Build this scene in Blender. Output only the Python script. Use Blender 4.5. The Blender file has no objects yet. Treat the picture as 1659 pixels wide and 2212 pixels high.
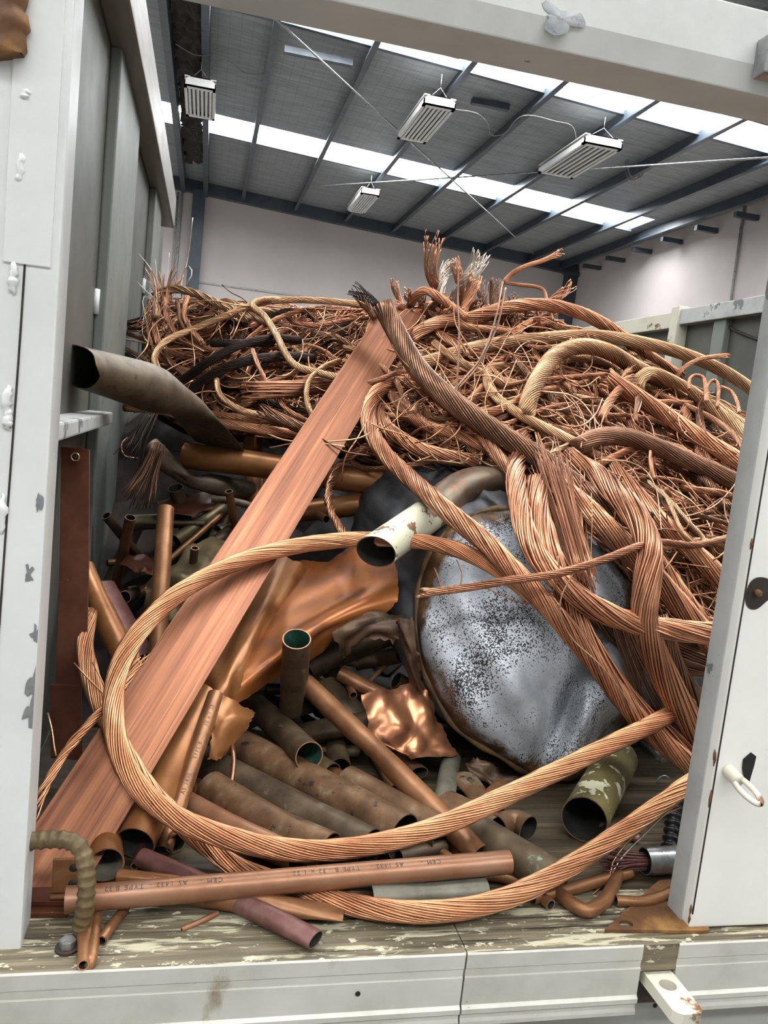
import bpy, bmesh, math, random
import numpy as np
from mathutils import Vector, Matrix
random.seed(7); RNG = np.random.default_rng(11)
SC = bpy.context.scene; COL = SC.collection

# ---------------------------------------------------------------- camera (calibrated from the photo's vanishing points)
W, H, F = 1659, 2212, 1760.0
CX, CY = W / 2, H / 2
_y = np.array([445 - CX, 850 - CY, F]); _y /= np.linalg.norm(_y)
_a, _b = -0.108, 1.0
_d = np.array([_a, _b, -(_a * _y[0] + _b * _y[1]) / _y[2]]); _d /= np.linalg.norm(_d)
_x = np.cross(_d, _y); _x /= np.linalg.norm(_x)
if _x[0] < 0: _x = -_x
MC = np.stack([_x, _y, -_d])                     # world axes expressed in camera axes (x right, y down, z forward)
EYE = np.array([0.0, -0.75, 0.53])
def ray(px, py): return MC @ np.array([(px - CX) / F, (py - CY) / F, 1.0])
def P(px, py, Y):
    r = ray(px, py); return EYE + r * ((Y - EYE[1]) / r[1])
def PZ(px, py, z):
    r = ray(px, py); return EYE + r * ((z - EYE[2]) / r[2])
def PX(px, py, x):
    r = ray(px, py); return EYE + r * ((x - EYE[0]) / r[0])
def depth(p): return float((MC.T @ (np.array(p) - EYE))[2])
def rad(wpx, p): return 0.5 * wpx * depth(p) / F

cam = bpy.data.cameras.new('camera'); cam_o = bpy.data.objects.new('camera', cam); COL.objects.link(cam_o)
cam.sensor_fit = 'HORIZONTAL'; cam.sensor_width = 36.0; cam.lens = 36.0 * F / W; cam.clip_start = 0.02; cam.clip_end = 200
R = MC @ np.array([[1, 0, 0], [0, -1, 0], [0, 0, -1.0]])
cam_o.matrix_world = Matrix([[*R[i], EYE[i]] for i in range(3)] + [[0, 0, 0, 1]])
SC.camera = cam_o

# ---------------------------------------------------------------- light and exposure
SC.view_settings.view_transform = 'Standard'; SC.view_settings.look = 'None'
SC.view_settings.exposure = 0.08; SC.view_settings.gamma = 1.0; SC.view_settings.use_curve_mapping = False
SC.cycles.use_denoising = True
SC.cycles.max_bounces = 8; SC.cycles.diffuse_bounces = 4; SC.cycles.glossy_bounces = 4
SC.cycles.caustics_reflective = False; SC.cycles.caustics_refractive = False
wd = bpy.data.worlds.new('daylight'); SC.world = wd; wd.use_nodes = True
bgn = wd.node_tree.nodes['Background']; bgn.inputs[0].default_value = (0.93, 0.96, 1.0, 1); bgn.inputs[1].default_value = 0.44
def area(name, loc, target, sx, sy, power, col=(1, 1, 1)):
    l = bpy.data.lights.new(name, 'AREA'); l.shape = 'RECTANGLE'; l.size = sx; l.size_y = sy; l.energy = power; l.color = col
    o = bpy.data.objects.new(name, l); COL.objects.link(o); o.location = loc
    o.rotation_euler = (Vector(target) - Vector(loc)).to_track_quat('-Z', 'Y').to_euler(); return o
area('roller_door_daylight', (-1.5, -6.5, 2.4), (0.3, 0.5, 0.2), 5.0, 4.0, 34, (1.0, 0.98, 0.95))
SKY_E = 27.0

# ---------------------------------------------------------------- tagging
def tag(o, label=None, cat=None, group=None, kind=None):
    if label: o['label'] = label
    if cat: o['category'] = cat
    if group: o['group'] = group
    if kind: o['kind'] = kind
    return o
def empty(name, loc, label=None, cat=None, group=None, kind=None):
    o = bpy.data.objects.new(name, None); COL.objects.link(o); o.location = loc; o.empty_display_size = 0.05
    return tag(o, label, cat, group, kind)

# ---------------------------------------------------------------- materials
def rgb(r, g, b):
    f = lambda c: (c / 255 / 12.92) if c / 255 <= 0.04045 else ((c / 255 + 0.055) / 1.055) ** 2.4
    return (f(r), f(g), f(b), 1.0)
class NT:
    def __init__(s, m): s.t = m.node_tree; s.n = s.t.nodes; s.l = s.t.links
    def new(s, ty, **kw):
        n = s.n.new(ty)
        for k, v in kw.items(): setattr(n, k, v)
        return n
    def noise(s, vec, scale, detail=5, rough=0.6, dist=0.0):
        n = s.new('ShaderNodeTexNoise'); s.l.new(vec, n.inputs['Vector'])
        n.inputs['Scale'].default_value = scale; n.inputs['Detail'].default_value = detail
        n.inputs['Roughness'].default_value = rough; n.inputs['Distortion'].default_value = dist
        return n.outputs['Fac']
    def math(s, op, a, b=None, c=None, clamp=False):
        n = s.new('ShaderNodeMath', operation=op, use_clamp=clamp)
        for i, v in enumerate((a, b, c)):
            if v is None: continue
            if isinstance(v, (int, float)): n.inputs[i].default_value = v
            else: s.l.new(v, n.inputs[i])
        return n.outputs[0]
    def step(s, v, lo, hi):
        n = s.new('ShaderNodeMapRange', clamp=True); s.l.new(v, n.inputs[0])
        n.inputs[1].default_value = lo; n.inputs[2].default_value = hi; return n.outputs[0]
    def ramp(s, v, stops):
        n = s.new('ShaderNodeValToRGB'); s.l.new(v, n.inputs[0]); e = n.color_ramp.elements
        while len(e) < len(stops): e.new(0.5)
        for k, (p, c) in enumerate(stops): e[k].position = p; e[k].color = c
        return n.outputs[0]
    def mix(s, f, a, b, mode='MIX'):
        n = s.new('ShaderNodeMix', data_type='RGBA', blend_type=mode)
        for sock, v in ((n.inputs[0], f), (n.inputs[6], a), (n.inputs[7], b)):
            if isinstance(v, (int, float, tuple)): sock.default_value = v
            else: s.l.new(v, sock)
        return n.outputs[2]
    def vec(s, stretch=(1, 1, 1), coord='Object'):
        tc = s.new('ShaderNodeTexCoord'); mp = s.new('ShaderNodeMapping')
        s.l.new(tc.outputs[coord], mp.inputs[0]); mp.inputs['Scale'].default_value = stretch; return mp.outputs[0]

def M(name, stops, scale=8, detail=6, stretch=(1, 1, 1), metal=0.0, rough=0.5, rvar=0.15, bump=0.0, bscale=60, bdist=0.002, spots=(), vary=0.0, tone=0.0, dist=0.0, coord='Object'):
    m = bpy.data.materials.new(name); m.use_nodes = True; t = NT(m); bs = t.n['Principled BSDF']
    v = t.vec(stretch, coord); f = t.noise(v, scale, detail, 0.62, dist)
    c = t.ramp(t.step(f, 0.28, 0.72), stops); mt = None
    for sp in spots:      # (colour, scale, threshold, softness, metallic, stretch)
        sv = t.vec(sp[5] if len(sp) > 5 else (1, 1, 1), coord)
        k = t.step(t.noise(sv, sp[1], 7, 0.65), sp[2], sp[2] + sp[3])
        c = t.mix(k, c, sp[0])
        a = metal if mt is None else mt
        mt = t.math('ADD', t.math('MULTIPLY', t.math('SUBTRACT', 1.0, k), a), t.math('MULTIPLY', k, sp[4]))
    if tone:
        at = t.new('ShaderNodeAttribute', attribute_name='tone')
        g = t.math('ADD', t.math('MULTIPLY', at.outputs['Fac'], 2 * tone), 1 - tone)
        c = _mul(t, c, g)
    if vary:
        oi = t.new('ShaderNodeObjectInfo')
        g = t.math('ADD', t.math('MULTIPLY', oi.outputs['Random'], 2 * vary), 1 - vary); c = _mul(t, c, g)
    t.l.new(c, bs.inputs['Base Color'])
    if mt is None: bs.inputs['Metallic'].default_value = metal
    else: t.l.new(mt, bs.inputs['Metallic'])
    r = t.math('ADD', t.math('MULTIPLY', t.noise(v, scale * 3, 4), 2 * rvar), rough - rvar, clamp=True); t.l.new(r, bs.inputs['Roughness'])
    if bump:
        bn = t.new('ShaderNodeBump'); bn.inputs['Strength'].default_value = bump; bn.inputs['Distance'].default_value = bdist
        t.l.new(t.noise(v, bscale, 6, 0.65), bn.inputs['Height']); t.l.new(bn.outputs[0], bs.inputs['Normal'])
    return m
def _mul(t, c, g):
    n = t.new('ShaderNodeVectorMath', operation='SCALE'); t.l.new(c, n.inputs[0]); t.l.new(g, n.inputs['Scale']); return n.outputs[0]

cu = lambda a, b, c: [(0.0, rgb(*a)), (0.5, rgb(*b)), (1.0, rgb(*c))]
MAT = {}
WR = dict(scale=9, metal=0.78, rough=0.34, rvar=0.03, tone=0.32, vary=0.12)
MAT['wire'] = M('bare_copper_wire', cu((146, 96, 70), (184, 129, 97), (210, 160, 124)), **WR)
MAT['wire_bright'] = M('bright_copper_wire', cu((168, 112, 78), (200, 142, 103), (220, 168, 126)), **WR)
MAT['wire_brown'] = M('browned_copper_wire', cu((104, 74, 56), (134, 98, 76), (158, 118, 92)), **WR)
MAT['wire_pale'] = M('pale_tinned_copper_wire', cu((156, 116, 84), (186, 146, 110), (206, 172, 136)), **WR)
MAT['wire_black'] = M('burnt_black_wire', cu((34, 28, 26), (58, 46, 40), (98, 70, 56)), **{**WR, 'metal': 0.7})
MAT['wire_white'] = M('tinned_grey_wire', cu((170, 150, 130), (206, 190, 172), (226, 214, 200)), **WR)
PI = dict(metal=0.5, rough=0.42, rvar=0.12, bump=0.1, bscale=90)
MAT['pipe_brown'] = M('brown_copper_tube', cu((106, 70, 44), (140, 96, 62), (162, 116, 80)), scale=20, **PI)
MAT['pipe_pink'] = M('dull_pink_copper_tube', cu((126, 84, 60), (152, 108, 80), (160, 122, 98)), scale=16, spots=[(rgb(132, 84, 56), 26, .66, .05, .4)], **{**PI, 'rough': 0.4})
MAT['pipe_ochre'] = M('ochre_lacquered_copper', cu((112, 70, 36), (148, 96, 52), (146, 102, 64)), scale=14, **{**PI, 'metal': 0.42, 'rough': 0.38, 'bump': 0.04})
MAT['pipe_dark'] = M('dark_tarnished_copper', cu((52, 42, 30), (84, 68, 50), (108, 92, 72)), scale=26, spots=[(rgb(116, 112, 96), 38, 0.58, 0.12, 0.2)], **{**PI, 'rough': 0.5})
MAT['pipe_mottled'] = M('mottled_copper', cu((76, 56, 40), (116, 86, 60), (136, 116, 90)), scale=30, spots=[(rgb(132, 126, 108), 30, 0.57, 0.12, 0.2), (rgb(60, 46, 38), 44, 0.60, 0.06, 0.5)], **{**PI, 'rough': 0.5})
MAT['pipe_green'] = M('verdigris_copper', cu((84, 70, 54), (110, 92, 70), (118, 104, 84)), scale=26, spots=[(rgb(118, 156, 138), 26, 0.58, 0.04, 0.0)], **{**PI, 'rough': 0.5})
MAT['elbow'] = M('patinated_elbow', cu((92, 66, 52), (112, 90, 72), (106, 110, 96)), scale=22, spots=[(rgb(150, 96, 62), 26, .60, .06, .4), (rgb(84, 96, 88), 34, .60, .08, .1)], **{**PI, 'rough': 0.45})
MAT['pipe_maroon'] = M('maroon_oxide_copper', cu((84, 50, 48), (108, 68, 62), (128, 96, 88)), scale=36, **{**PI, 'metal': 0.3, 'rough': 0.5})
MAT['pipe_cream'] = M('cream_painted_pipe', cu((186, 180, 156), (200, 194, 168), (196, 190, 162)), scale=20, metal=0.0, rough=0.5, bump=0.1, spots=[(rgb(122, 92, 72), 32, 0.575, 0.008, 0.4), (rgb(90, 76, 60), 110, .70, .01, .2)])
MAT['pipe_peel'] = M('peeling_cream_pipe', cu((92, 84, 50), (112, 102, 62), (100, 92, 58)), scale=24, metal=0.3, rough=0.45, bump=0.1, spots=[(rgb(190, 186, 158), 30, 0.54, 0.008, 0.0, (1, 1, 0.6))])
MAT['pipe_grey'] = M('grey_weathered_pipe', cu((86, 84, 72), (114, 110, 96), (132, 126, 112)), scale=36, spots=[(rgb(112, 80, 46), 34, 0.62, 0.08, 0.1)], **{**PI, 'metal': 0.35, 'rough': 0.5})
MAT['tube_khaki'] = M('khaki_stained_tube', cu((62, 52, 40), (100, 86, 68), (116, 102, 82)), scale=28, dist=0.6, spots=[(rgb(70, 58, 46), 55, 0.57, 0.1, 0.3)], **{**PI, 'metal': 0.4, 'rough': 0.5})
MAT['tube_olive'] = M('olive_brass_sheet', cu((72, 62, 44), (108, 94, 66), (136, 112, 72)), scale=16, **{**PI, 'metal': 0.45})
MAT['in_dark'] = M('dark_bore', cu((26, 26, 22), (42, 42, 36), (58, 58, 50)), scale=40, metal=0.2, rough=0.7)
MAT['in_green'] = M('green_bore', cu((20, 48, 40), (38, 82, 66), (74, 118, 94)), scale=60, metal=0.1, rough=0.7, bump=0.3)
MAT['in_pale'] = M('pale_bore', cu((96, 92, 78), (130, 124, 108), (150, 142, 124)), scale=30, metal=0.3, rough=0.6)
MAT['rim'] = M('cut_copper_edge', cu((186, 130, 100), (212, 154, 120), (222, 170, 136)), scale=60, metal=0.8, rough=0.35)
MAT['rim_dull'] = M('dull_cut_edge', cu((104, 80, 64), (132, 106, 86), (148, 124, 104)), scale=60, metal=0.5, rough=0.5)
MAT['bar'] = M('drawn_copper_bar', cu((82, 47, 30), (126, 77, 50), (160, 106, 72)), scale=3, detail=10, stretch=(0.7, 40, 40), metal=0.55, rough=0.42, rvar=0.1, bump=0.06, bscale=12, spots=[(rgb(92, 58, 44), 3, 0.62, 0.04, 0.5, (1.2, 60, 60)), (rgb(188, 136, 102), 3, 0.66, 0.05, 0.6, (0.6, 70, 70))])
MAT['strip'] = M('reddish_copper_strip', cu((76, 42, 30), (98, 58, 42), (122, 74, 54)), scale=14, metal=0.6, rough=0.38, bump=0.05, spots=[(rgb(176, 128, 108), 130, 0.70, 0.02, 0.6, (1, 1, 0.3))])
MAT['sheet'] = M('heat_stained_copper_sheet', cu((88, 58, 50), (156, 92, 42), (160, 100, 52)), scale=8, metal=0.5, rough=0.36, rvar=0.08, bump=0.05, bscale=20, spots=[(rgb(92, 66, 72), 9, 0.56, 0.10, 0.4), (rgb(66, 42, 42), 14, 0.62, 0.12, 0.4)])
MAT['sheet_bright'] = M('bright_copper_sheet', cu((104, 62, 58), (176, 120, 84), (196, 142, 108)), scale=16, metal=0.75, rough=0.33, rvar=0.03, bump=0.1, bscale=40)
MAT['sheet_torn'] = M('torn_stained_copper', cu((58, 42, 36), (98, 74, 56), (118, 96, 70)), scale=26, metal=0.4, rough=0.45, bump=0.3, spots=[(rgb(78, 112, 92), 36, 0.60, 0.06, 0.1)])
MAT['paint'] = M('white_painted_steel', cu((200, 200, 196), (212, 212, 208), (220, 220, 216)), scale=6, rough=0.42, bump=0.12, bscale=35, spots=[(rgb(164, 146, 116), 7, 0.64, 0.12, 0.0, (1, 1, 0.3)), (rgb(112, 112, 112), 9, 0.745, 0.006, 0.3)])
MAT['paint_door'] = M('white_door_paint', cu((216, 214, 206), (224, 222, 214), (230, 228, 220)), scale=5, rough=0.4, bump=0.08, bscale=45, spots=[(rgb(178, 150, 104), 4.5, 0.72, 0.12, 0.0, (1, 1, 0.22))])
MAT['beam_paint'] = M('chipped_beam_paint', cu((190, 190, 184), (206, 206, 200), (214, 214, 208)), scale=6, rough=0.45, bump=0.1, spots=[(rgb(120, 120, 126), 11, 0.66, 0.008, 0.3)])
MAT['inner_wall'] = M('grey_green_bin_wall', cu((66, 66, 60), (88, 87, 80), (100, 97, 88)), scale=3, rough=0.5, bump=0.05, spots=[(rgb(58, 52, 46), 9, 0.68, 0.04, 0.0, (1, 1, 0.15))], metal=0.1)
MAT['stiff'] = M('pale_grey_stiffener', cu((98, 102, 96), (114, 117, 110), (122, 123, 116)), scale=4, rough=0.5, spots=[(rgb(70, 60, 48), 24, 0.66, 0.02, 0.0)])
MAT['rail'] = M('bare_steel_rail', cu((120, 114, 106), (140, 134, 126), (152, 146, 138)), scale=6, stretch=(4, 0.6, 4), rough=0.45, metal=0.35)
MAT['rail_rust'] = M('rusty_cream_rail', cu((186, 180, 160), (200, 194, 176), (196, 192, 178)), scale=8, rough=0.5, spots=[(rgb(112, 74, 40), 14, 0.58, 0.05, 0.1)])
MAT['rail_grey'] = M('scuffed_grey_rail', cu((150, 150, 146), (172, 172, 168), (182, 182, 178)), scale=10, rough=0.5, spots=[(rgb(110, 112, 112), 12, 0.6, 0.02, 0.1)])
MAT['timber'] = M('dirt_and_shade_floor_boards', cu((34, 28, 20), (62, 52, 36), (92, 80, 58)), scale=6, detail=9, stretch=(0.5, 14, 10), rough=0.45, bump=0.5, bscale=10, bdist=0.003, spots=[(rgb(28, 22, 16), 8, 0.60, 0.04, 0.0, (0.3, 16, 1))])  # boards darkened partly as dirt, partly to paint in the shade inside
MAT['sill_wood'] = M('weathered_painted_sill_board', cu((58, 50, 38), (104, 94, 74), (138, 126, 102)), scale=7, detail=9, stretch=(0.8, 22, 10), rough=0.55, bump=0.6, bscale=12, bdist=0.002, spots=[(rgb(182, 174, 146), 22, 0.54, 0.05, 0.0, (0.5, 4, 1)), (rgb(190, 184, 160), 90, 0.60, 0.02, 0.0, (0.7, 1.3, 1)), (rgb(44, 38, 30), 14, 0.58, 0.04, 0.0, (0.35, 16, 1))])
MAT['trim'] = M('cream_sill_trim', cu((160, 157, 145), (182, 179, 168), (192, 189, 180)), scale=9, rough=0.4, bump=0.08, spots=[(rgb(120, 104, 78), 60, 0.71, 0.02, 0.0), (rgb(132, 120, 98), 14, 0.64, 0.1, 0.0, (1, 1, .4))])
MAT['panel'] = M('grey_lower_panel', cu((140, 139, 132), (154, 153, 146), (162, 161, 154)), scale=3, rough=0.45, spots=[(rgb(90, 72, 48), 36, 0.78, 0.01, 0.0)])
MAT['rust'] = M('rusty_steel', cu((58, 38, 22), (104, 68, 34), (166, 124, 66)), scale=18, rough=0.7, metal=0.1, bump=0.3)
MAT['rust_and_shade'] = M('dark_rust_and_shade', cu((22, 17, 14), (42, 32, 26), (66, 48, 36)), scale=24, rough=0.75, bump=0.4)  # rust on small parts; also darkened to paint shade into the hollows
MAT['rebar'] = M('rusty_painted_rebar', cu((66, 52, 34), (104, 86, 56), (150, 134, 96)), scale=30, rough=0.5, metal=0.2, bump=0.2, spots=[(rgb(200, 196, 180), 28, 0.62, 0.02, 0.0)])
MAT['zinc'] = M('zinc_plated_steel', cu((120, 122, 122), (160, 162, 162), (190, 190, 188)), scale=30, rough=0.3, metal=0.8)
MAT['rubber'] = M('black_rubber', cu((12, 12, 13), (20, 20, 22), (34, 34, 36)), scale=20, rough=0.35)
MAT['ink'] = M('dark_printed_ink', cu((44, 44, 40), (60, 58, 52), (74, 68, 60)), scale=90, rough=0.6)
MAT['bead'] = M('white_weld_bead', cu((204, 204, 200), (214, 214, 210), (220, 220, 216)), scale=20, rough=0.35)
MAT['black'] = M('black_void_paint', cu((10, 10, 10), (16, 15, 14), (26, 24, 22)), scale=20, rough=0.8)
# boiler shell: white oxide bloom, fine black pitting, rust toward patches
def boiler_mat():
    m = bpy.data.materials.new('white_oxidised_boiler'); m.use_nodes = True; t = NT(m); bs = t.n['Principled BSDF']; v = t.vec()
    c = t.ramp(t.step(t.noise(v, 9, 8, .65), .3, .7), cu((150, 153, 158), (192, 195, 200), (216, 219, 222)))
    big = t.noise(v, 9, 3, .5); fine = t.noise(v, 420, 3, .6); mid = t.noise(v, 200, 4, .6)
    k = t.math('ADD', fine, t.math('MULTIPLY', t.math('SUBTRACT', big, .5), .75)); k = t.math('ADD', k, t.math('MULTIPLY', t.math('SUBTRACT', mid, .5), .45))
    pit = t.step(k, .555, .59); c = t.mix(pit, c, rgb(34, 34, 40))
    gz = t.step(t.noise(t.vec((1, 1, .5)), 5, 6, .6), .56, .72); c = t.mix(t.math('MULTIPLY', gz, .3), c, rgb(86, 86, 90))
    rs = t.step(t.noise(v, 6.5, 7, .65), .67, .74); c = t.mix(rs, c, rgb(110, 80, 48)); at = t.new('ShaderNodeAttribute', attribute_name='tone')
    rk = t.step(t.math('ADD', at.outputs['Fac'], t.math('MULTIPLY', t.math('SUBTRACT', t.noise(v, 16, 6, .65), .5), .55)), .86, .95); c = t.mix(rk, c, t.ramp(t.noise(v, 24, 5), [(.35, rgb(40, 34, 32)), (.55, rgb(104, 74, 44)), (.7, rgb(150, 116, 70))])); t.l.new(c, bs.inputs['Base Color'])
    bs.inputs['Roughness'].default_value = .5; bs.inputs['Metallic'].default_value = .0
    b = t.new('ShaderNodeBump'); b.inputs['Strength'].default_value = .4; b.inputs['Distance'].default_value = .0015; t.l.new(mid, b.inputs['Height']); t.l.new(b.outputs[0], bs.inputs['Normal']); return m
MAT['boiler'] = boiler_mat()
MAT['boiler_rim'] = M('rusted_boiler_seam', cu((50, 42, 36), (96, 74, 50), (150, 118, 72)), scale=14, rough=0.6, metal=0.2, bump=0.4, spots=[(rgb(150, 152, 150), 18, 0.6, 0.06, 0.1)])
MAT['boiler_side'] = M('sooty_boiler_side', cu((40, 40, 42), (74, 74, 76), (112, 112, 112)), scale=9, stretch=(1, 1, 0.6), rough=0.5, metal=0.3, bump=0.3, spots=[(rgb(80, 40, 32), 9, 0.64, 0.05, 0.2)])
# warehouse
MAT['concrete'] = M('pale_precast_wall', cu((192, 183, 179), (204, 195, 191), (210, 202, 198)), scale=0.5, rough=0.8, spots=[(rgb(120, 112, 108), 2.5, 0.75, 0.05, 0.0)])
MAT['slab'] = M('warehouse_slab', cu((96, 94, 90), (116, 114, 110), (128, 126, 122)), scale=2, rough=0.7)
MAT['steel_blue'] = M('blue_grey_steel', cu((58, 66, 74), (70, 78, 86), (80, 88, 95)), scale=3, rough=0.4, metal=0.2)
MAT['white_plastic'] = M('white_lamp_housing', cu((206, 206, 202), (216, 216, 212), (222, 222, 218)), scale=4, rough=0.4)
MAT['lamp_slot'] = M('grey_lamp_slot', cu((112, 112, 108), (128, 126, 122), (140, 138, 132)), scale=8, rough=0.4, metal=0.3)
def foil():
    m = bpy.data.materials.new('wrinkled_foil_insulation'); m.use_nodes = True; t = NT(m); bs = t.n['Principled BSDF']
    v = t.vec(); sx = t.new('ShaderNodeSeparateXYZ'); t.l.new(v, sx.inputs[0])
    gx = t.math('LESS_THAN', t.math('FRACT', t.math('DIVIDE', sx.outputs[0], 0.15)), 0.07)
    gy = t.math('LESS_THAN', t.math('FRACT', t.math('DIVIDE', sx.outputs[1], 0.30)), 0.035)
    wv = t.vec((0.6, 5, 1)); w = t.noise(wv, 2.6, 9, 0.75, 0.6)
    c = t.ramp(t.step(w, 0.3, 0.7), cu((128, 132, 134), (160, 164, 166), (186, 190, 192)))
    k = t.math('MULTIPLY', t.math('MAXIMUM', gx, gy), 0.22); c = t.mix(k, c, rgb(70, 70, 70)); t.l.new(c, bs.inputs['Base Color'])
    bs.inputs['Metallic'].default_value = 0.25; bs.inputs['Roughness'].default_value = 0.5
    b = t.new('ShaderNodeBump'); b.inputs['Strength'].default_value = 0.7; b.inputs['Distance'].default_value = 0.09
    t.l.new(w, b.inputs['Height']); t.l.new(b.outputs[0], bs.inputs['Normal']); return m
MAT['foil'] = foil()
def glow(name, col, e):
    m = bpy.data.materials.new(name); m.use_nodes = True; t = NT(m); bs = t.n['Principled BSDF']
    bs.inputs['Base Color'].default_value = col; bs.inputs['Emission Color'].default_value = col; bs.inputs['Emission Strength'].default_value = e; return m
MAT['skylight'] = glow('daylit_skylight_sheet', (0.95, 0.98, 1.0, 1), SKY_E)

# ---------------------------------------------------------------- mesh builder
class MB:
    def __init__(s): s.V = []; s.Q = []; s.T = []; s.qm = []; s.tm = []; s.tone = []; s.n = 0
    def add(s, V, Q=None, T=None, m=0, tm=None, tone=0.5):
        V = np.asarray(V, float).reshape(-1, 3); s.V.append(V)
        s.tone.append(np.full(len(V), tone) if np.isscalar(tone) else np.asarray(tone))
        if Q is not None and len(Q):
            Q = np.asarray(Q).reshape(-1, 4) + s.n; s.Q.append(Q); s.qm.append(np.full(len(Q), m) if np.isscalar(m) else m)
        if T is not None and len(T):
            T = np.asarray(T).reshape(-1, 3) + s.n; s.T.append(T); s.tm.append(np.full(len(T), m if tm is None else tm))
        s.n += len(V); return s
    def box(s, lo, hi, m=0):
        x0, y0, z0 = lo; x1, y1, z1 = hi
        return s.hexa([(x0, y0, z0), (x1, y0, z0), (x1, y1, z0), (x0, y1, z0), (x0, y0, z1), (x1, y0, z1), (x1, y1, z1), (x0, y1, z1)], m)
    def hexa(s, p, m=0):
        return s.add(p, [(0, 3, 2, 1), (4, 5, 6, 7), (0, 1, 5, 4), (1, 2, 6, 5), (2, 3, 7, 6), (3, 0, 4, 7)], m=m)
    def prism(s, poly, axis, a0, a1, m=0):     # poly: list of 2D points in the other two axes (convex or nearly so), fan caps
        k = len(poly); V = []
        for a in (a0, a1):
            for (u, v) in poly:
                V.append((a, u, v) if axis == 0 else ((u, a, v) if axis == 1 else (u, v, a)))
        Q = [(i, (i + 1) % k, k + (i + 1) % k, k + i) for i in range(k)]
        T = [(0, i + 1, i) for i in range(1, k - 1)] + [(k, k + i, k + i + 1) for i in range(1, k - 1)]
        return s.add(V, Q, T, m=m)
    def tube(s, path, r, sides=8, caps=True, m=0, tone=0.5):
        path = np.asarray(path, float); n = len(path); t, a, b = frames(path)
        r = np.full(n, r) if np.isscalar(r) else np.asarray(r)
        th = np.arange(sides) * 2 * math.pi / sides
        V = path[:, None, :] + r[:, None, None] * (np.cos(th)[None, :, None] * a[:, None, :] + np.sin(th)[None, :, None] * b[:, None, :])
        Q = grid_quads(n, sides); V = V.reshape(-1, 3); T = []
        if caps:
            V = np.vstack([V, path[:1], path[-1:]]); k = n * sides
            for j in range(sides):
                T.append((k, (j + 1) % sides, j)); T.append((k + 1, k - sides + j, k - sides + (j + 1) % sides))
        return s.add(V, Q, T, m=m, tone=tone)
    def build(s, name, mats, parent=None, smooth=True, bevel=0, origin=None):
        V = np.vstack(s.V); tone = np.concatenate(s.tone)
        o0 = np.array(origin) if origin is not None else V.mean(0) * np.array([1, 1, 0]) + np.array([0, 0, V[:, 2].min()])
        Vl = V - o0
        Q = np.vstack(s.Q) if s.Q else np.zeros((0, 4), int); T = np.vstack(s.T) if s.T else np.zeros((0, 3), int)
        me = bpy.data.meshes.new(name); me.vertices.add(len(V)); me.vertices.foreach_set('co', Vl.astype(np.float32).ravel())
        me.loops.add(Q.size + T.size); me.loops.foreach_set('vertex_index', np.concatenate([Q.ravel(), T.ravel()]).astype(np.int32))
        me.polygons.add(len(Q) + len(T))
        ls = np.concatenate([np.arange(len(Q)) * 4, Q.size + np.arange(len(T)) * 3]).astype(np.int32)
        me.polygons.foreach_set('loop_start', ls)
        mi = np.concatenate([*(s.qm or [np.zeros(0)]), *(s.tm or [np.zeros(0)])]).astype(np.int32)
        me.polygons.foreach_set('material_index', mi); me.polygons.foreach_set('use_smooth', np.full(len(mi), smooth))
        me.update(calc_edges=True); me.validate()
        at = me.attributes.new('tone', 'FLOAT', 'POINT'); at.data.foreach_set('value', tone.astype(np.float32))
        for mm in (mats if isinstance(mats, (list, tuple)) else [mats]): me.materials.append(MAT[mm] if isinstance(mm, str) else mm)
        if bevel:
            b = bmesh.new(); b.from_mesh(me)
            bmesh.ops.remove_doubles(b, verts=b.verts, dist=1e-6)
            bmesh.ops.recalc_face_normals(b, faces=b.faces)
            ed = [e for e in b.edges if len(e.link_faces) == 2 and e.calc_face_angle(0) > 0.6]
            bmesh.ops.bevel(b, geom=ed, offset=bevel, segments=2, affect='EDGES', profile=0.6, clamp_overlap=True); b.to_mesh(me); b.free()
        o = bpy.data.objects.new(name, me); COL.objects.link(o)
        if parent is not None:
            o.parent = parent; o.location = Vector(o0) - Vector(world_loc(parent))
        else: o.location = o0
        return o
def world_loc(o):
    l = Vector((0, 0, 0))
    while o is not None: l = l + o.location; o = o.parent
    return l
def grid_quads(n, m, wrap=True):
    i = np.arange(n - 1)[:, None]; j = np.arange(m if wrap else m - 1)[None, :]; j2 = (j + 1) % m
    return np.stack([i * m + j, i * m + j2, (i + 1) * m + j2, (i + 1) * m + j], -1).reshape(-1, 4)
def frames(p, up=None):
    t = np.gradient(p, axis=0); t /= np.linalg.norm(t, axis=1)[:, None] + 1e-12
    a = np.zeros_like(p); u = np.array([0, 0, 1.0]) if up is None else np.asarray(up, float)
    v = u - t[0] * (u @ t[0])
    if np.linalg.norm(v) < 1e-3: u = np.array([1.0, 0, 0]); v = u - t[0] * (u @ t[0])
    a[0] = v / np.linalg.norm(v)
    for i in range(1, len(p)):
        v = a[i - 1] - t[i] * (a[i - 1] @ t[i]); a[i] = v / (np.linalg.norm(v) + 1e-12)
    return t, a, np.cross(t, a)
def spline(pts, step, minimum=6):
    p = np.asarray(pts, float)
    if len(p) > 2:
        q = np.vstack([2 * p[0] - p[1], p, 2 * p[-1] - p[-2]]); out = []
        for i in range(1, len(q) - 2):
            t = np.linspace(0, 1, 16, endpoint=False)[:, None]
            a, b, c, d = q[i - 1], q[i], q[i + 1], q[i + 2]
            out.append(0.5 * (2 * b + (c - a) * t + (2 * a - 5 * b + 4 * c - d) * t * t + (3 * b - a - 3 * c + d) * t ** 3))
        p = np.vstack(out + [p[-1:]])
    s = np.concatenate([[0], np.cumsum(np.linalg.norm(np.diff(p, axis=0), axis=1))])
    n = max(minimum, int(s[-1] / step) + 1); u = np.linspace(0, s[-1], n)
    return np.stack([np.interp(u, s, p[:, k]) for k in range(3)], 1)

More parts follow.
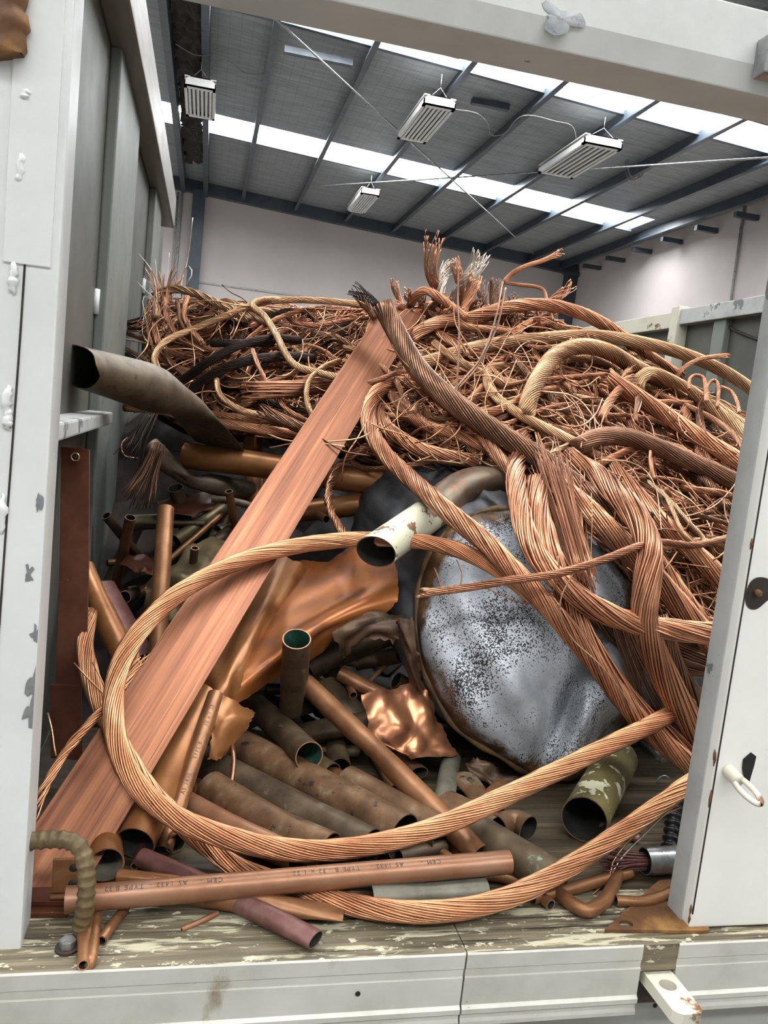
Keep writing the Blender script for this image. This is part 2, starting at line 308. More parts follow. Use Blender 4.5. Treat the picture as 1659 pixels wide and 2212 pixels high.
def lift(pts, r):          # nothing sinks into the boards: a point lower than the radius slides up its line of sight
    out = []
    for p in pts:
        p = np.array(p, float)
        if p[2] < r and p[1] > -.03: d = p - EYE; p = EYE + d * ((r + .0005 - EYE[2]) / d[2])
        out.append(p)
    return out
# ---------------------------------------------------------------- generators: cable, wire, pipe, sheet
def cable_mesh(pts, r, n=20, sides=5, pitch=None, fray0=None, fray1=None, loose=0.0, core=True, seed=0, lay=1):
    g = np.random.default_rng(seed); pitch = pitch or 20 * r
    p = spline(pts, min(pitch / 13, r * 1.1)); N = len(p); t, a, b = frames(p)
    L = np.concatenate([[0], np.cumsum(np.linalg.norm(np.diff(p, axis=0), axis=1))]); S = L[-1]
    sn = math.sin(math.pi / n); rs = r * sn / (1 + sn) * 0.97; rc = r - rs
    mb = MB(); th = np.arange(sides) * 2 * math.pi / sides
    e0 = np.zeros(N); e1 = np.zeros(N)
    if fray0: e0 = np.clip(1 - L / fray0[0], 0, 1)
    if fray1: e1 = np.clip(1 - (S - L) / fray1[0], 0, 1)
    for k in range(n):
        w = g.uniform(-1, 1, 4)
        wob = loose * (np.sin(L / pitch * 7 + w[0] * 9) + 0.6 * np.sin(L / pitch * 17 + w[1] * 9))
        spread = 1 + wob
        ang = 2 * math.pi * (k / n) + lay * 2 * math.pi * L / pitch + loose * 0.5 * np.sin(L / pitch * 5 + w[2] * 9)
        ro = rc * spread
        if fray0: f = e0 ** 1.6 * fray0[1] * (0.35 + 0.65 * abs(w[0]) + 0.25 * w[1]); ro = ro * (1 + f); ang = ang + 0.5 * w[3] * e0
        if fray1: f = e1 ** 1.6 * fray1[1] * (0.35 + 0.65 * abs(w[1]) + 0.25 * w[2]); ro = ro * (1 + f); ang = ang + 0.5 * w[3] * e1
        c = p + ro[:, None] * (np.cos(ang)[:, None] * a + np.sin(ang)[:, None] * b)
        i0 = int(min(N * 0.3, g.uniform(0, 0.35) * fray0[0] / (S / N))) if fray0 else 0
        i1 = N - (int(min(N * 0.3, g.uniform(0, 0.35) * fray1[0] / (S / N))) if fray1 else 0)
        c2, a2, b2, g2 = c[i0:i1], a[i0:i1], b[i0:i1], ang[i0:i1]; n2 = len(c2)
        al = g2[:, None] + th[None, :]
        V = c2[:, None, :] + rs * (np.cos(al)[..., None] * a2[:, None, :] + np.sin(al)[..., None] * b2[:, None, :])
        V = np.vstack([V.reshape(-1, 3), c2[:1], c2[-1:]]); kk = n2 * sides; T = []
        for j in range(sides): T += [(kk, (j + 1) % sides, j), (kk + 1, kk - sides + j, kk - sides + (j + 1) % sides)]
        mb.add(V, grid_quads(n2, sides), T, tone=g.uniform(0, 1))
    if core:
        m0 = 0; m1 = N
        if fray0: m0 = min(N - 3, int(N * min(0.9, fray0[0] * 0.75 / S)))
        if fray1: m1 = max(m0 + 3, N - int(N * min(0.9, fray1[0] * 0.75 / S)))
        if m1 - m0 > 2: mb.tube(p[m0:m1], max(rc - rs * 0.3, rs), 8, tone=0.1)  # core toned dark: shade painted into the gaps between strands
    return mb
_seed = [100]
def cable(label, pts, r, mat='wire', cat='cable', name='copper_cable', group=None, **kw):
    _seed[0] += 1
    mb = cable_mesh(pts, r, seed=_seed[0], **kw); o = mb.build(name, mat); return tag(o, label, cat, group)
def wire(label, pts, r, mat='wire', cat='wire', name='loose_copper_wire', group=None, sides=5):
    mb = MB(); mb.tube(spline(pts, 0.012), r, sides, tone=random.random()); o = mb.build(name, mat); return tag(o, label, cat, group)
def fan(mb, base, tip, n, spread0, spread1, r, g, sides=4, bend=0.15):     # a broom of straight-ish wires from base to tip
    base = np.array(base); tip = np.array(tip); d = tip - base; L = np.linalg.norm(d)
    t, a, b = frames(np.array([base, base + d * 0.5, tip]))
    for k in range(n):
        q = math.sqrt(g.uniform()); th = g.uniform(0, 6.283); u = a[0] * math.cos(th) + b[0] * math.sin(th)
        l = g.uniform(0.72, 1.0); k2 = g.uniform(-1, 1, 3) * bend * L * 0.3
        p0 = base + u * q * spread0; p2 = base + d * l + u * q * spread1; p1 = (p0 + p2) / 2 - u * q * spread1 * 0.2 + k2 * 0.5
        mb.tube(spline([p0, p1, p2], L / 8), r, sides, tone=g.uniform())
def pipe_mesh(pts, r, wall=0.0015, sides=28, dents=(), flat=None, r_of=None, step=None, jag=(0, 0), up=None, cut=(None, None), seed=0):
    g = np.random.default_rng(seed); p = spline(pts, step or r * 0.35, 10); N = len(p); t, a, b = frames(p, up); u = np.linspace(0, 1, N)
    th = np.arange(sides) * 2 * math.pi / sides; mb = MB(); rr = np.full(N, r) * (1 if r_of is None else np.array([r_of(x) for x in u]))
    fl = np.zeros(N) if flat is None else np.array([flat(x) for x in u]); L = np.linalg.norm(np.diff(p, axis=0), axis=1).sum()
    def shell(inner):
        R = np.repeat(rr[:, None], sides, 1) - (wall if inner else 0)
        for (du, dth, dep, wid) in dents:
            dd = ((u[:, None] - du) * L / wid) ** 2 + (np.angle(np.exp(1j * (th[None, :] - dth))) * r / wid) ** 2
            R = R - dep * np.exp(-dd)
        ca = np.cos(th)[None, :] * R * (1 - fl[:, None]); sa = np.sin(th)[None, :] * R * (1 + 0.52 * fl[:, None])
        V = p[:, None, :] + ca[..., None] * a[:, None, :] + sa[..., None] * b[:, None, :]
        for e, s in ((0, -1), (N - 1, 1)):
            if jag[0 if e == 0 else 1]:
                j = jag[0 if e == 0 else 1] * (np.convolve(np.tile(JG[:sides], 3), np.ones(3) / 3, 'same')[sides:2 * sides])
                V[e] = V[e] + (s * j)[:, None] * t[e]
            c = cut[0 if e == 0 else 1]
            if c is not None: V[e] = V[e] + (np.cos(th - c[0]) * c[1])[:, None] * t[e]
        return V
    JG = g.uniform(-1, 1, 64)
    A, B = shell(False), shell(True)
    mb.add(A.reshape(-1, 3), grid_quads(N, sides), m=0)
    mb.add(B.reshape(-1, 3), grid_quads(N, sides)[:, ::-1], m=1)
    for e in (0, N - 1):
        V = np.vstack([A[e], B[e]]); Q = [(j, (j + 1) % sides, sides + (j + 1) % sides, sides + j) for j in range(sides)]
        if e == 0: Q = [q[::-1] for q in Q]
        mb.add(V, Q, m=2)
    return mb
def pipe(label, pts, r, mat, inner='in_dark', rim='rim_dull', cat='pipe', name='copper_pipe', group=None, **kw):
    _seed[0] += 1
    return tag(pipe_mesh(pts, r, seed=_seed[0], **kw).build(name, [mat, inner, rim]), label, cat, group)
def cat1(rows, k):     # catmull-rom resample of a (n,m,3) array along axis 0
    q = np.concatenate([2 * rows[:1] - rows[1:2], rows, 2 * rows[-1:] - rows[-2:-1]]); out = []
    for i in range(1, len(q) - 2):
        for t in np.linspace(0, 1, k, endpoint=False):
            a, b, c, d = q[i - 1], q[i], q[i + 1], q[i + 2]
            out.append(0.5 * (2 * b + (c - a) * t + (2 * a - 5 * b + 4 * c - d) * t * t + (3 * b - a - 3 * c + d) * t ** 3))
    return np.array(out + [rows[-1]])
def sheet_mesh(rows, k=6, wall=0.0012, crumple=0.0, torn=0.0, seed=0, linear=False):
    g = np.random.default_rng(seed)
    A = np.array([[P(*q) for q in row] for row in rows])
    A = cat1(A, k); A = cat1(A.transpose(1, 0, 2), k).transpose(1, 0, 2); n, m = A.shape[:2]
    du = np.gradient(A, axis=0); dv = np.gradient(A, axis=1); N = np.cross(du, dv); N /= np.linalg.norm(N, axis=2)[..., None] + 1e-12
    if crumple:
        ii, jj = np.meshgrid(np.arange(n) / n, np.arange(m) / m, indexing='ij'); h = np.zeros((n, m))
        for q in range(7):
            f = g.uniform(2, 9, 2); ph = g.uniform(0, 6.28); h += np.abs(np.sin(ii * f[0] + jj * f[1] * g.choice([-1, 1]) + ph)) / (1 + q * 0.4)
        A = A + N * (crumple * (h - h.mean()))[..., None]
    if torn:
        for sl in (np.s_[0, :], np.s_[-1, :], np.s_[:, 0], np.s_[:, -1]):
            k0 = A[sl].shape[0]; A[sl] = A[sl] + (g.uniform(-1, 1, (k0, 3)) * torn)
    B = A + N * wall; mb = MB(); Q = grid_quads(n, m, False)
    mb.add(A.reshape(-1, 3), Q); mb.add(B.reshape(-1, 3), Q[:, ::-1])
    ring = [(0, j) for j in range(m)] + [(i, m - 1) for i in range(1, n)] + [(n - 1, j) for j in range(m - 2, -1, -1)] + [(i, 0) for i in range(n - 2, 0, -1)]
    V = np.array([A[i] for i in ring] + [B[i] for i in ring]); q = len(ring)
    mb.add(V, [(j, (j + 1) % q, q + (j + 1) % q, q + j) for j in range(q)], m=1); return mb
def sheet(label, rows, mat, rim='rim', cat='metal sheet', name='copper_sheet', group=None, **kw):
    _seed[0] += 1
    return tag(sheet_mesh(rows, seed=_seed[0], **kw).build(name, [mat, rim]), label, cat, group)

# ================================================================ THE WAREHOUSE (setting)
RS = 1.2                                        # warehouse scale about the eye (purlins at 1.2 m centres)
def roof_z(x): return 5.26 - 0.0539 * x
XL, XR, YF, YB = -12.0, 8.95, -6.0, 19.35
def st(o): o['kind'] = 'structure'; return o
m = MB(); m.box((XL - .2, YF, -1.35), (XR + .2, YB + .2, -1.15)); st(m.build('floor', 'slab', smooth=False))
m = MB(); m.hexa([(XL, YB, -1.15), (XR, YB, -1.15), (XR, YB + .15, -1.15), (XL, YB + .15, -1.15), (XL, YB, roof_z(XL)), (XR, YB, roof_z(XR)), (XR, YB + .15, roof_z(XR)), (XL, YB + .15, roof_z(XL))])
wb = st(m.build('wall_back', 'concrete', smooth=False))
m = MB(); m.box((XR, YF, -1.15), (XR + .15, YB, roof_z(XR))); wr = st(m.build('wall_right', 'concrete', smooth=False))
strips = [(14.32, 15.22), (9.45, 10.12), (4.5, 5.3), (-0.4, 0.4), (-5.0, -4.2)]
def slab(m, x0, x1, y0, y1, dz0, dz1):
    z = lambda x, d: roof_z(x) + d
    m.hexa([(x0, y0, z(x0, dz0)), (x1, y0, z(x1, dz0)), (x1, y1, z(x1, dz0)), (x0, y1, z(x0, dz0)), (x0, y0, z(x0, dz1)), (x1, y0, z(x1, dz1)), (x1, y1, z(x1, dz1)), (x0, y1, z(x0, dz1))])
m = MB(); ye = YB + .15
for (a, b) in strips + [(YF, YF)]:
    slab(m, XL, XR, b, ye, 0.0, 0.06); ye = a
XSK = 8.25                                      # the skylight strips stop short of the right wall
for (a, b) in strips: slab(m, XSK, XR, a, b, 0.0, 0.06)
ceil = st(m.build('ceiling', 'foil', smooth=False))
for i, (a, b) in enumerate(strips):
    m = MB(); slab(m, XL, XSK, a, b, 0.07, 0.085); st(m.build('window_%d' % (i + 1), 'skylight', smooth=False))
    if i < 2:
        m = MB(); slab(m, XL, XSK, b + .0, b + .07, -.06, 0.0); m.build('skylight_flashing', 'steel_blue', ceil, smooth=False)
def cee(x, w=.075, h=.2, y0=YF, y1=YB):
    m = MB(); z = roof_z(x)
    m.box((x - .004, y0, z - h), (x + .004, y1, z - .002)); m.box((x - w, y0, z - h - .004), (x + .004, y1, z - h + .004))
    m.box((x - w, y0, z - h), (x - w + .006, y1, z - h + .022)); return m
for x in [-9.3, -8.1, -6.9, -5.7, -4.5, -3.3, -2.1, .52, 1.73, 2.93, 4.09, 5.28, 6.45, 7.62, 8.5]:
    cee(x).build('purlin', 'steel_blue', ceil, smooth=False)
# the portal rafter on the left, two steel flanges with torn insulation packed between, and the cross girder behind the bin's top beam
m = MB()
for x in (-.86, -.36): m.box((x - .05, YF, roof_z(x) - .28), (x + .05, YB, roof_z(x) - .01))
m.build('portal_rafter', 'steel_blue', ceil, smooth=False)
m = MB(); g = np.random.default_rng(3); yy = np.linspace(2, 17.4, 160); xx = np.linspace(-.80, -.42, 7)
V = np.array([[(x + g.normal(0, .02), y, roof_z(x) - .07 + g.normal(0, .035)) for x in xx] for y in yy]); m.add(V.reshape(-1, 3), grid_quads(len(yy), 7, False))
m.build('torn_insulation', 'rust_and_shade', ceil)
m = MB(); slab(m, XL, XR, 8.49, 8.59, -.34, -.01); slab(m, XL, XR, 8.40, 8.70, -.36, -.34); m.build('cross_girder', 'steel_blue', ceil, smooth=False)
m = MB(); slab(m, XL, XR, YB - .22, YB - .02, -.26, -.0); m.build('eave_beam', 'steel_blue', ceil, smooth=False)
for y in np.arange(8.6, 19, 1.15):
    m = MB(); m.box((8.5, y, roof_z(8.7) - .34), (8.94, y + .09, roof_z(8.7) - .25)); m.build('roof_strut', 'steel_blue', ceil, smooth=False)
for (a, b) in [((603, 155), (740, 185)), ((985, 255), (1055, 275))]:
    p, q = [EYE + RS * 1.0 * 0 + v for v in (PZ(*a, 5.0), PZ(*b, 5.0))]
    m = MB(); m.box((p[0], p[1] - .04, 4.96), (q[0], p[1] + .05, 5.04)); m.build('purlin_bridge', 'steel_blue', ceil, smooth=False)
def rod(a, b, r=.013):
    m = MB(); m.tube(np.array([a, (np.array(a) + np.array(b)) / 2, b]), r, 6); return m.build('brace_rod', 'zinc', ceil)
rod(PZ(545, -5, 4.86), PZ(1152, 548, 4.3)); rod(PZ(690, 402, 4.72), PZ(1700, 338, 4.35))
# columns, conduits and joint trims on the walls
m = MB(); m.box((-.64, YB - .3, -1.15), (-.36, YB, roof_z(-.5) - .2)); m.build('steel_column', 'steel_blue', wb, smooth=False)
m = MB(); m.box((8.68, YB - .3, -1.15), (8.95, YB, roof_z(8.9) - .1)); m.build('steel_column', 'steel_blue', wb, smooth=False)
m = MB()
for dx in (0, .09): m.tube([(-.98 + dx, YB - .04, -1.15), (-.98 + dx, YB - .04, 2), (-.98 + dx, YB - .04, roof_z(-.9) - .3)], .025, 8)
m.build('conduit', 'rail_grey', wb)
m = MB(); m.box((-.36, YB - .03, 3.06), (8.68, YB, 3.1)); m.build('wall_joint', 'rail_grey', wb, smooth=False)
c0 = PX(1605, 460, XR - .04)
m = MB(); m.tube([(XR - .03, c0[1], -1.15), (XR - .03, c0[1], 1), (XR - .03, c0[1], c0[2] + .15)], .025, 8); m.build('conduit', 'rail_grey', wr)

# hanging high-bay lights
def lamp(corners, z, label):
    p = np.array([PZ(*c, z) for c in corners]); x0, x1 = p[:, 0].min(), p[:, 0].max(); y0, y1 = p[:, 1].min(), p[:, 1].max()
    o = empty('hanging_light', ((x0 + x1) / 2, (y0 + y1) / 2, z), label, 'ceiling light', 'louvred lights hung from the roof')
    m = MB(); f = .04; h = .13
    m.prism([(x0, z), (x1, z), (x1, z + h * .6), (x1 - .08, z + h), (x0 + .08, z + h), (x0, z + h * .6)], 1, y0, y0 + .02)
    m.prism([(x0, z), (x1, z), (x1, z + h * .6), (x1 - .08, z + h), (x0 + .08, z + h), (x0, z + h * .6)], 1, y1 - .02, y1)
    m.box((x0, y0, z + .02), (x0 + .015, y1, z + h * .6)); m.box((x1 - .015, y0, z + .02), (x1, y1, z + h * .6)); m.box((x0, y0, z + h * .9), (x1, y1, z + h))
    m.box((x0, y0, z), (x1, y0 + .1, z + .02)); m.box((x0, y1 - .1, z), (x1, y1, z + .02)); m.box((x0, y0, z), (x0 + f, y1, z + .02)); m.box((x1 - f, y0, z), (x1, y1, z + .02))
    m.build('housing', 'white_plastic', o, smooth=False)
    m = MB(); m.box((x0 + .01, y0 + .02, z + .05), (x1 - .01, y1 - .02, z + .06)); m.build('reflector', 'lamp_slot', o, smooth=False)
    nb = 6
    for k in range(nb):
        x = x0 + f + (x1 - x0 - 2 * f) * (k + .5) / nb
        m = MB(); m.box((x - .016, y0 + .1, z + .002), (x + .016, y1 - .1, z + .018)); m.build('louvre', 'white_plastic', o, smooth=False)
    for yy in (y0 + .05, y1 - .05):
        m = MB(); xm = (x0 + x1) / 2; top = roof_z(xm) - .2
        m.tube([(x0 + .1, yy, z + h), (xm, yy, z + h + .12), (x1 - .1, yy, z + h)], .004, 5); m.tube([(xm, yy, z + h + .12), (xm, yy, (z + top) / 2 + .1), (xm, yy, top)], .004, 5); m.build('hanger_wire', 'zinc', o)
lamp([(402, 190), (466, 196), (402, 250), (462, 262)], 4.55, 'louvred white light hanging beside the insulated rafter, left of the others')
lamp([(915, 224), (978, 240), (873, 298), (918, 312)], 4.5, 'louvred white light hanging above the middle of the copper heap, between two skylight strips')
lamp([(1262, 308), (1314, 326), (1184, 370), (1234, 388)], 4.4, 'louvred white light nearest the right wall, with loose cable beside it')
lamp([(782, 418), (815, 430), (750, 456), (786, 463)], 4.55, 'smallest looking louvred white light, far back near the rear wall')
m = MB(); c = PX(1380, 345, 6.41); th = np.linspace(0, 6.283 * 3, 70)
m.tube(np.stack([c[0] + .16 * np.cos(th) * (1 + .1 * np.sin(th * .4)), c[1] + .05 * th / 6, c[2] + .28 * np.sin(th)], 1), .008, 5)
m.tube(spline([(c[0], c[1], c[2] + .28), (c[0] - .05, c[1], c[2] + .5), (c[0], c[1], roof_z(c[0]) - .206)], .05), .008, 5)
tag(m.build('cable_coil', 'lamp_slot'), 'pale coil of electrical cable hanging from a purlin', 'cable')
def flex(label, px, z, r=.006):
    m = MB(); m.tube(spline([PZ(a, b, z) for a, b in px], .06), r, 5); tag(m.build('electrical_flex', 'lamp_slot'), label, 'cable')
flex('thin white flex drooping between the middle and right hanging lights', [(975, 235), (1030, 245), (1055, 270), (1060, 292), (1090, 288), (1130, 250), (1200, 262), (1238, 275), (1246, 320)], 4.62)
flex('dark flex curling beside the rafter above the left hanging light', [(450, 185), (465, 135), (500, 135), (530, 158), (575, 160)], 4.95)
flex('thin cable sagging across the torn insulation of the rafter', [(380, 95), (420, 118), (455, 118), (490, 105)], 5.0)

# ================================================================ THE BIN (truck body the scrap lies in)
binr = empty('scrap_bin', (0.4, 1.5, -.2), 'white painted steel bin with timber floor holding the copper scrap', 'truck bin')
def part(m, name, mat, parent=None, label=None, smooth=False, bevel=0):
    o = m.build(name, mat, parent or binr, smooth=smooth, bevel=bevel)
    if label: o['label'] = label
    return o
m = MB()
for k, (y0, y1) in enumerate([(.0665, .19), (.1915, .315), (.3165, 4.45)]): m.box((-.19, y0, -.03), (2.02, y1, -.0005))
part(m, 'timber_floor', 'timber', label='timber floor boards darkened for dirt and shade')
m = MB(); m.box((-.42, -.0345, -.03), (.3, .065, 0)); m.box((.3012, -.0345, -.03), (1.4, .065, 0)); part(m, 'sill_board', 'sill_wood', label='weathered sill board with flaking cream paint')
m = MB(); m.box((-.42, -.004, -1.0), (2.0, .03, -.03)); part(m, 'apron_panel', 'panel', label='grey panel below the sill')
def sill(x0, x1):
    m = MB(); y = -.036
    prof = [(-.006, -.031), (-.0346, -.031), (-.0346, .0008), (y, -.001), (y, -.016), (y + .004, -.019), (y + .004, -.023), (y, -.026), (y, -.056), (y - .003, -.059), (y - .003, -.064), (y, -.067), (y, -.071), (y - .002, -.074), (y - .002, -.078), (-.006, -.078)]
    m.prism(prof, 0, x0, x1); return part(m, 'sill_trim', 'trim')
sill(-.42, .2985); sill(.3005, .498); sill(.541, 1.4)
m = MB(); m.box((.498, -.022, -.078), (.541, -.006, -.02)); part(m, 'sill_notch', 'rust_and_shade')
m = MB()
for (px, py) in [(773, 2147), (342, 2192), (386, 2190), (1415, 2172)]:
    f = -.0365 if py < 2170 else -.0042; c = P(px, py, f); m.tube([(c[0], f - .0004, c[2]), (c[0], f, c[2]), (c[0], f + .002, c[2])], .0026, 14)
part(m, 'rivet_hole', 'black')
# locking lug with its hole
m = MB(); ring = []; c = np.array([.522, -.052]); z0, z1 = -.047, -.034
out = [(.505, -.01), (.539, -.01), (.539, -.088), (.534, -.094), (.512, -.094), (.506, -.088)]
def ring_pts(poly, n=36):
    q = np.array(poly + poly[:1]); s = np.concatenate([[0], np.cumsum(np.linalg.norm(np.diff(q, axis=0), axis=1))]); u = np.linspace(0, s[-1], n, endpoint=False)
    return np.stack([np.interp(u, s, q[:, k]) for k in range(2)], 1)
def holed(m, poly, c, rx, ry, z0, z1, n=36):
    o = ring_pts(poly, n); a = np.arctan2(o[:, 1] - c[1], o[:, 0] - c[0]); i = np.stack([c[0] + rx * np.cos(a), c[1] + ry * np.sin(a)], 1)
    V = np.vstack([np.c_[o, np.full(n, z0)], np.c_[o, np.full(n, z1)], np.c_[i, np.full(n, z0)], np.c_[i, np.full(n, z1)]]); Q = []
    for j in range(n):
        k = (j + 1) % n; Q += [(j, k, n + k, n + j), (n + j, n + k, 3 * n + k, 3 * n + j), (3 * n + j, 3 * n + k, 2 * n + k, 2 * n + j), (2 * n + j, 2 * n + k, k, j)]
    return m.add(V, Q)
holed(m, out, c, .0095, .0085, z0, z1); part(m, 'locking_lug', 'rail_rust', label='pale rusty steel lug with a round hole')
# posts, top beam
m = MB(); m.box((-.42, 0, -.03), (-.128, .046, 1.35)); lp = part(m, 'corner_post', 'paint', bevel=.002)
m = MB(); m.box((-.172, -.002, .62), (-.135, .001, .86)); part(m, 'weld_plate', 'paint', lp, bevel=.001)
g = np.random.default_rng(5); m = MB()
zz = np.linspace(.02, .84, 60); m.tube(np.stack([-.158 - .003 * np.sin(zz * 7), np.full(60, -.0006), zz], 1), .0009, 6); part(m, 'seam', 'rust_and_shade', lp, smooth=True)
for (px, py, h) in [(44, 362, .012), (30, 600, .014), (15, 862, .012), (6, 1110, .018), (55, 205, .004), (18, 905, .009)]:
    c = P(px, py, -.001); m = MB(); zz = np.linspace(-h, h, 12)
    m.tube(np.stack([c[0] + g.normal(0, .0008, 12), np.full(12, -.001), c[2] + zz], 1), np.sqrt(np.clip(1 - (zz / h) ** 2, .02, 1)) * .0038 * (1 + .2 * g.normal(size=12)), 10); part(m, 'weld_bead', 'bead', lp, smooth=True)
c = P(12, 38, -.02); m = MB(); m.tube(np.stack([np.full(12, c[0]) + g.normal(0, .001, 12), np.full(12, -.006), c[2] + np.linspace(-.024, .03, 12)], 1), .013 * (1 + .1 * g.normal(size=12)), 12); part(m, 'hinge_knuckle', 'rust', lp, smooth=True, label='rusted hinge knuckle')
m = MB(); zz = np.linspace(.3, .86, 40); m.box((-.1995, -.0015, -.02), (-.186, .0005, 1.3)); part(m, 'edge_strip', 'paint', lp)
for (px, py, s) in [(62, 1240, .007), (72, 1480, .012), (68, 1535, .013), (84, 1085, .006), (76, 1370, .008)]:
    c = P(px, py, 0); m = MB(); th = np.linspace(0, 6.283, 14, endpoint=False); rr = s * (1 + .4 * g.normal(size=14)).clip(.4, 1.6)
    V = [(c[0], -.0011, c[2])] + [(c[0] + .45 * q * math.cos(a), -.0009, c[2] + q * math.sin(a)) for q, a in zip(rr, th)]
    V = np.array(V); V[:, 0] = np.minimum(V[:, 0], -.1285); m.add(V, T=[(0, 1 + k, 1 + (k + 1) % 14) for k in range(14)]); part(m, 'paint_chip', 'zinc', lp)
m = MB(); m.prism([(0, .952), (0, .902), (.010, .880), (.07, .880), (.07, .952)], 0, -.42, 1.4); tb = part(m, 'header_beam', 'beam_paint', bevel=.0015)
c = P(1212, 40, -.001); m = MB(); th = np.linspace(0, 6.283, 26, endpoint=False); rr = (1 + .35 * np.sin(th * 3 + 1) + .2 * g.normal(size=26)).clip(.5, 1.7)
V = [(c[0], -.0008, c[2])] + [(c[0] + .020 * q * math.cos(a), -.0006, c[2] + .0105 * q * math.sin(a)) for q, a in zip(rr, th)]
m.add(V, T=[(0, 1 + k, 1 + (k + 1) % 26) for k in range(26)]); part(m, 'bare_patch', 'zinc', tb, label='patch of bare steel where paint has flaked')
m = MB(); c = P(1652, 118, -.01); m.box((c[0] - .004, -.02, c[2] - .02), (c[0] + .05, 0, c[2] + .016)); part(m, 'beam_bracket', 'zinc', tb, bevel=.002)
# left inner wall, its stiffeners, rail and bracket
m = MB(); m.box((-.2, .046, 0), (-.19, 2.35, 1.1)); lw = part(m, 'side_wall', 'inner_wall')
for (y0, y1) in ((.70, 1.07), (1.62, 1.9)):
    m = MB(); m.box((-.19, y0, 0), (-.172, y1, 1.06)); part(m, 'stiffener', 'stiff', lw, bevel=.003)
m = MB(); m.box((-.19, .06, .462), (-.150, .70, .482)); part(m, 'wall_bracket', 'rail_grey', lw, bevel=.003)
m = MB(); m.box((-.19, .05, 1.06), (-.145, 2.15, 1.156)); part(m, 'side_rail', 'rail', lw, bevel=.004, label='bare steel box rail above the left wall')
for y, z in ((.70, .66), (.70, .30), (1.62, .8)):
    m = MB(); m.tube([(-.188, y - .004, z - .02), (-.188, y - .006, z), (-.188, y - .004, z + .02)], .006, 8); part(m, 'weld_bead', 'bead', lw, smooth=True)
# right inner wall
m = MB(); m.box((2.0, .05, 0), (2.01, 4.45, 1.06)); rw = part(m, 'side_wall', 'inner_wall')
ysp = PX(1487, 700, 2.0)[1]
m = MB(); m.box((1.955, .05, 1.04), (2.01, ysp, 1.105)); part(m, 'side_rail', 'rail_grey', rw, bevel=.004, label='grey scuffed rail on the right wall')
m = MB(); m.box((1.955, ysp + .05, 1.03), (2.01, 4.45, 1.10)); part(m, 'side_rail', 'rail_rust', rw, bevel=.004, label='cream rusty rail on the right wall')
m = MB(); m.box((1.945, ysp, .2), (2.0, ysp + .06, 1.12)); part(m, 'stiffener', 'rail_rust', rw, bevel=.004, label='rusty cream upright under the right rail')
y2 = PX(1540, 760, 2.0)[1]; m = MB(); m.box((1.97, y2 - .1, .1), (2.0, y2 - .02, 1.04)); part(m, 'stiffener', 'stiff', rw, bevel=.004)
m = MB(); m.tube(spline([PX(1555, 690, 1.99), PX(1590, 715, 1.99), PX(1650, 738, 1.99)], .03), .006, 6); part(m, 'wall_crack', 'rust_and_shade', rw, smooth=True)
m = MB(); m.box((-.19, 4.44, 0), (2.0, 4.45, .95)); part(m, 'end_wall', 'inner_wall')
# the right-hand door leaf
m = MB(); m.box((.565, -.014, .003), (1.3, .026, 1.05)); dr = part(m, 'door', 'paint_door', label='white steel door leaf at the right', bevel=.0025)
m = MB(); m.box((.5632, .0, .004), (.5655, .0265, 1.05)); part(m, 'edge_strip', 'rail_grey', dr)
m = MB(); zz = np.linspace(.02, .95, 40); m.tube(np.stack([np.full(40, .5665), np.full(40, -.0145), zz], 1), .0009, 5); part(m, 'door_seam', 'rust_and_shade', dr, smooth=True)
c = P(1640, 1280, -.015); m = MB(); th = np.linspace(0, 6.283, 26, endpoint=False); rr = .0165 * (1 + .08 * np.sin(3 * th + 1) + .1 * np.sin(2 * th))
m.add([(c[0], -.0152, c[2])] + [(c[0] + q * math.cos(a), -.0149, c[2] + 1.05 * q * math.sin(a)) for q, a in zip(rr, th)], T=[(0, 1 + k, 1 + (k + 1) % 26) for k in range(26)]); part(m, 'bolt_hole', 'rust_and_shade', dr, label='round rusted hole in the door')
m = MB(); m.tube([(c[0] - .004, -.0155, c[2]), (c[0] - .004, -.019, c[2]), (c[0] - .004, -.021, c[2])], .004, 6); part(m, 'bolt_stub', 'rust', dr, smooth=True)
sl = [P(*q, -.015) for q in [(1605, 1640), (1622, 1625), (1634, 1634), (1630, 1652), (1624, 1672), (1616, 1700), (1608, 1690), (1603, 1660)]]; m = MB()
V = [(np.mean([q[0] for q in sl]), -.0152, np.mean([q[2] for q in sl]))] + [(q[0], -.0150, q[2]) for q in sl]; m.add(V, T=[(0, 1 + k, 1 + (k + 1) % 8) for k in range(8)]); part(m, 'latch_slot', 'black', dr)
m = MB(); a = P(1580, 1668, -.02); b = P(1640, 1735, -.062); a[1] = -.012; ax = b - a; L = np.linalg.norm(ax); ax /= L; sd = np.cross(ax, [0, 1, 0]); sd /= np.linalg.norm(sd)
m.tube(spline([a, a + ax * .012, a + ax * .02], .004), .0075, 12); th = np.linspace(0, 6.283, 41); mid = a + ax * (L * .62)
m.tube(np.array([mid + ax * (L * .40) * math.cos(q) + sd * .0062 * math.sin(q) for q in th]), .0032, 9, caps=False); part(m, 'latch_handle', 'rail_rust', dr, smooth=True, label='rusty white latch loop')
for (px, py, s) in [(1622, 1175, .006), (1542, 1630, .006), (1543, 1640, .008), (1491, 1965, .006), (1488, 1985, .005), (1533, 1725, .01)]:
    c = P(px, py, -.0148); m = MB(); m.tube([(c[0], -.0152, c[2] - s), (c[0] + .0004, -.0152, c[2]), (c[0], -.0152, c[2] + s)], np.array([.0005, .0016, .0006]), 7); part(m, 'rust_spot', 'rust', dr, smooth=True)
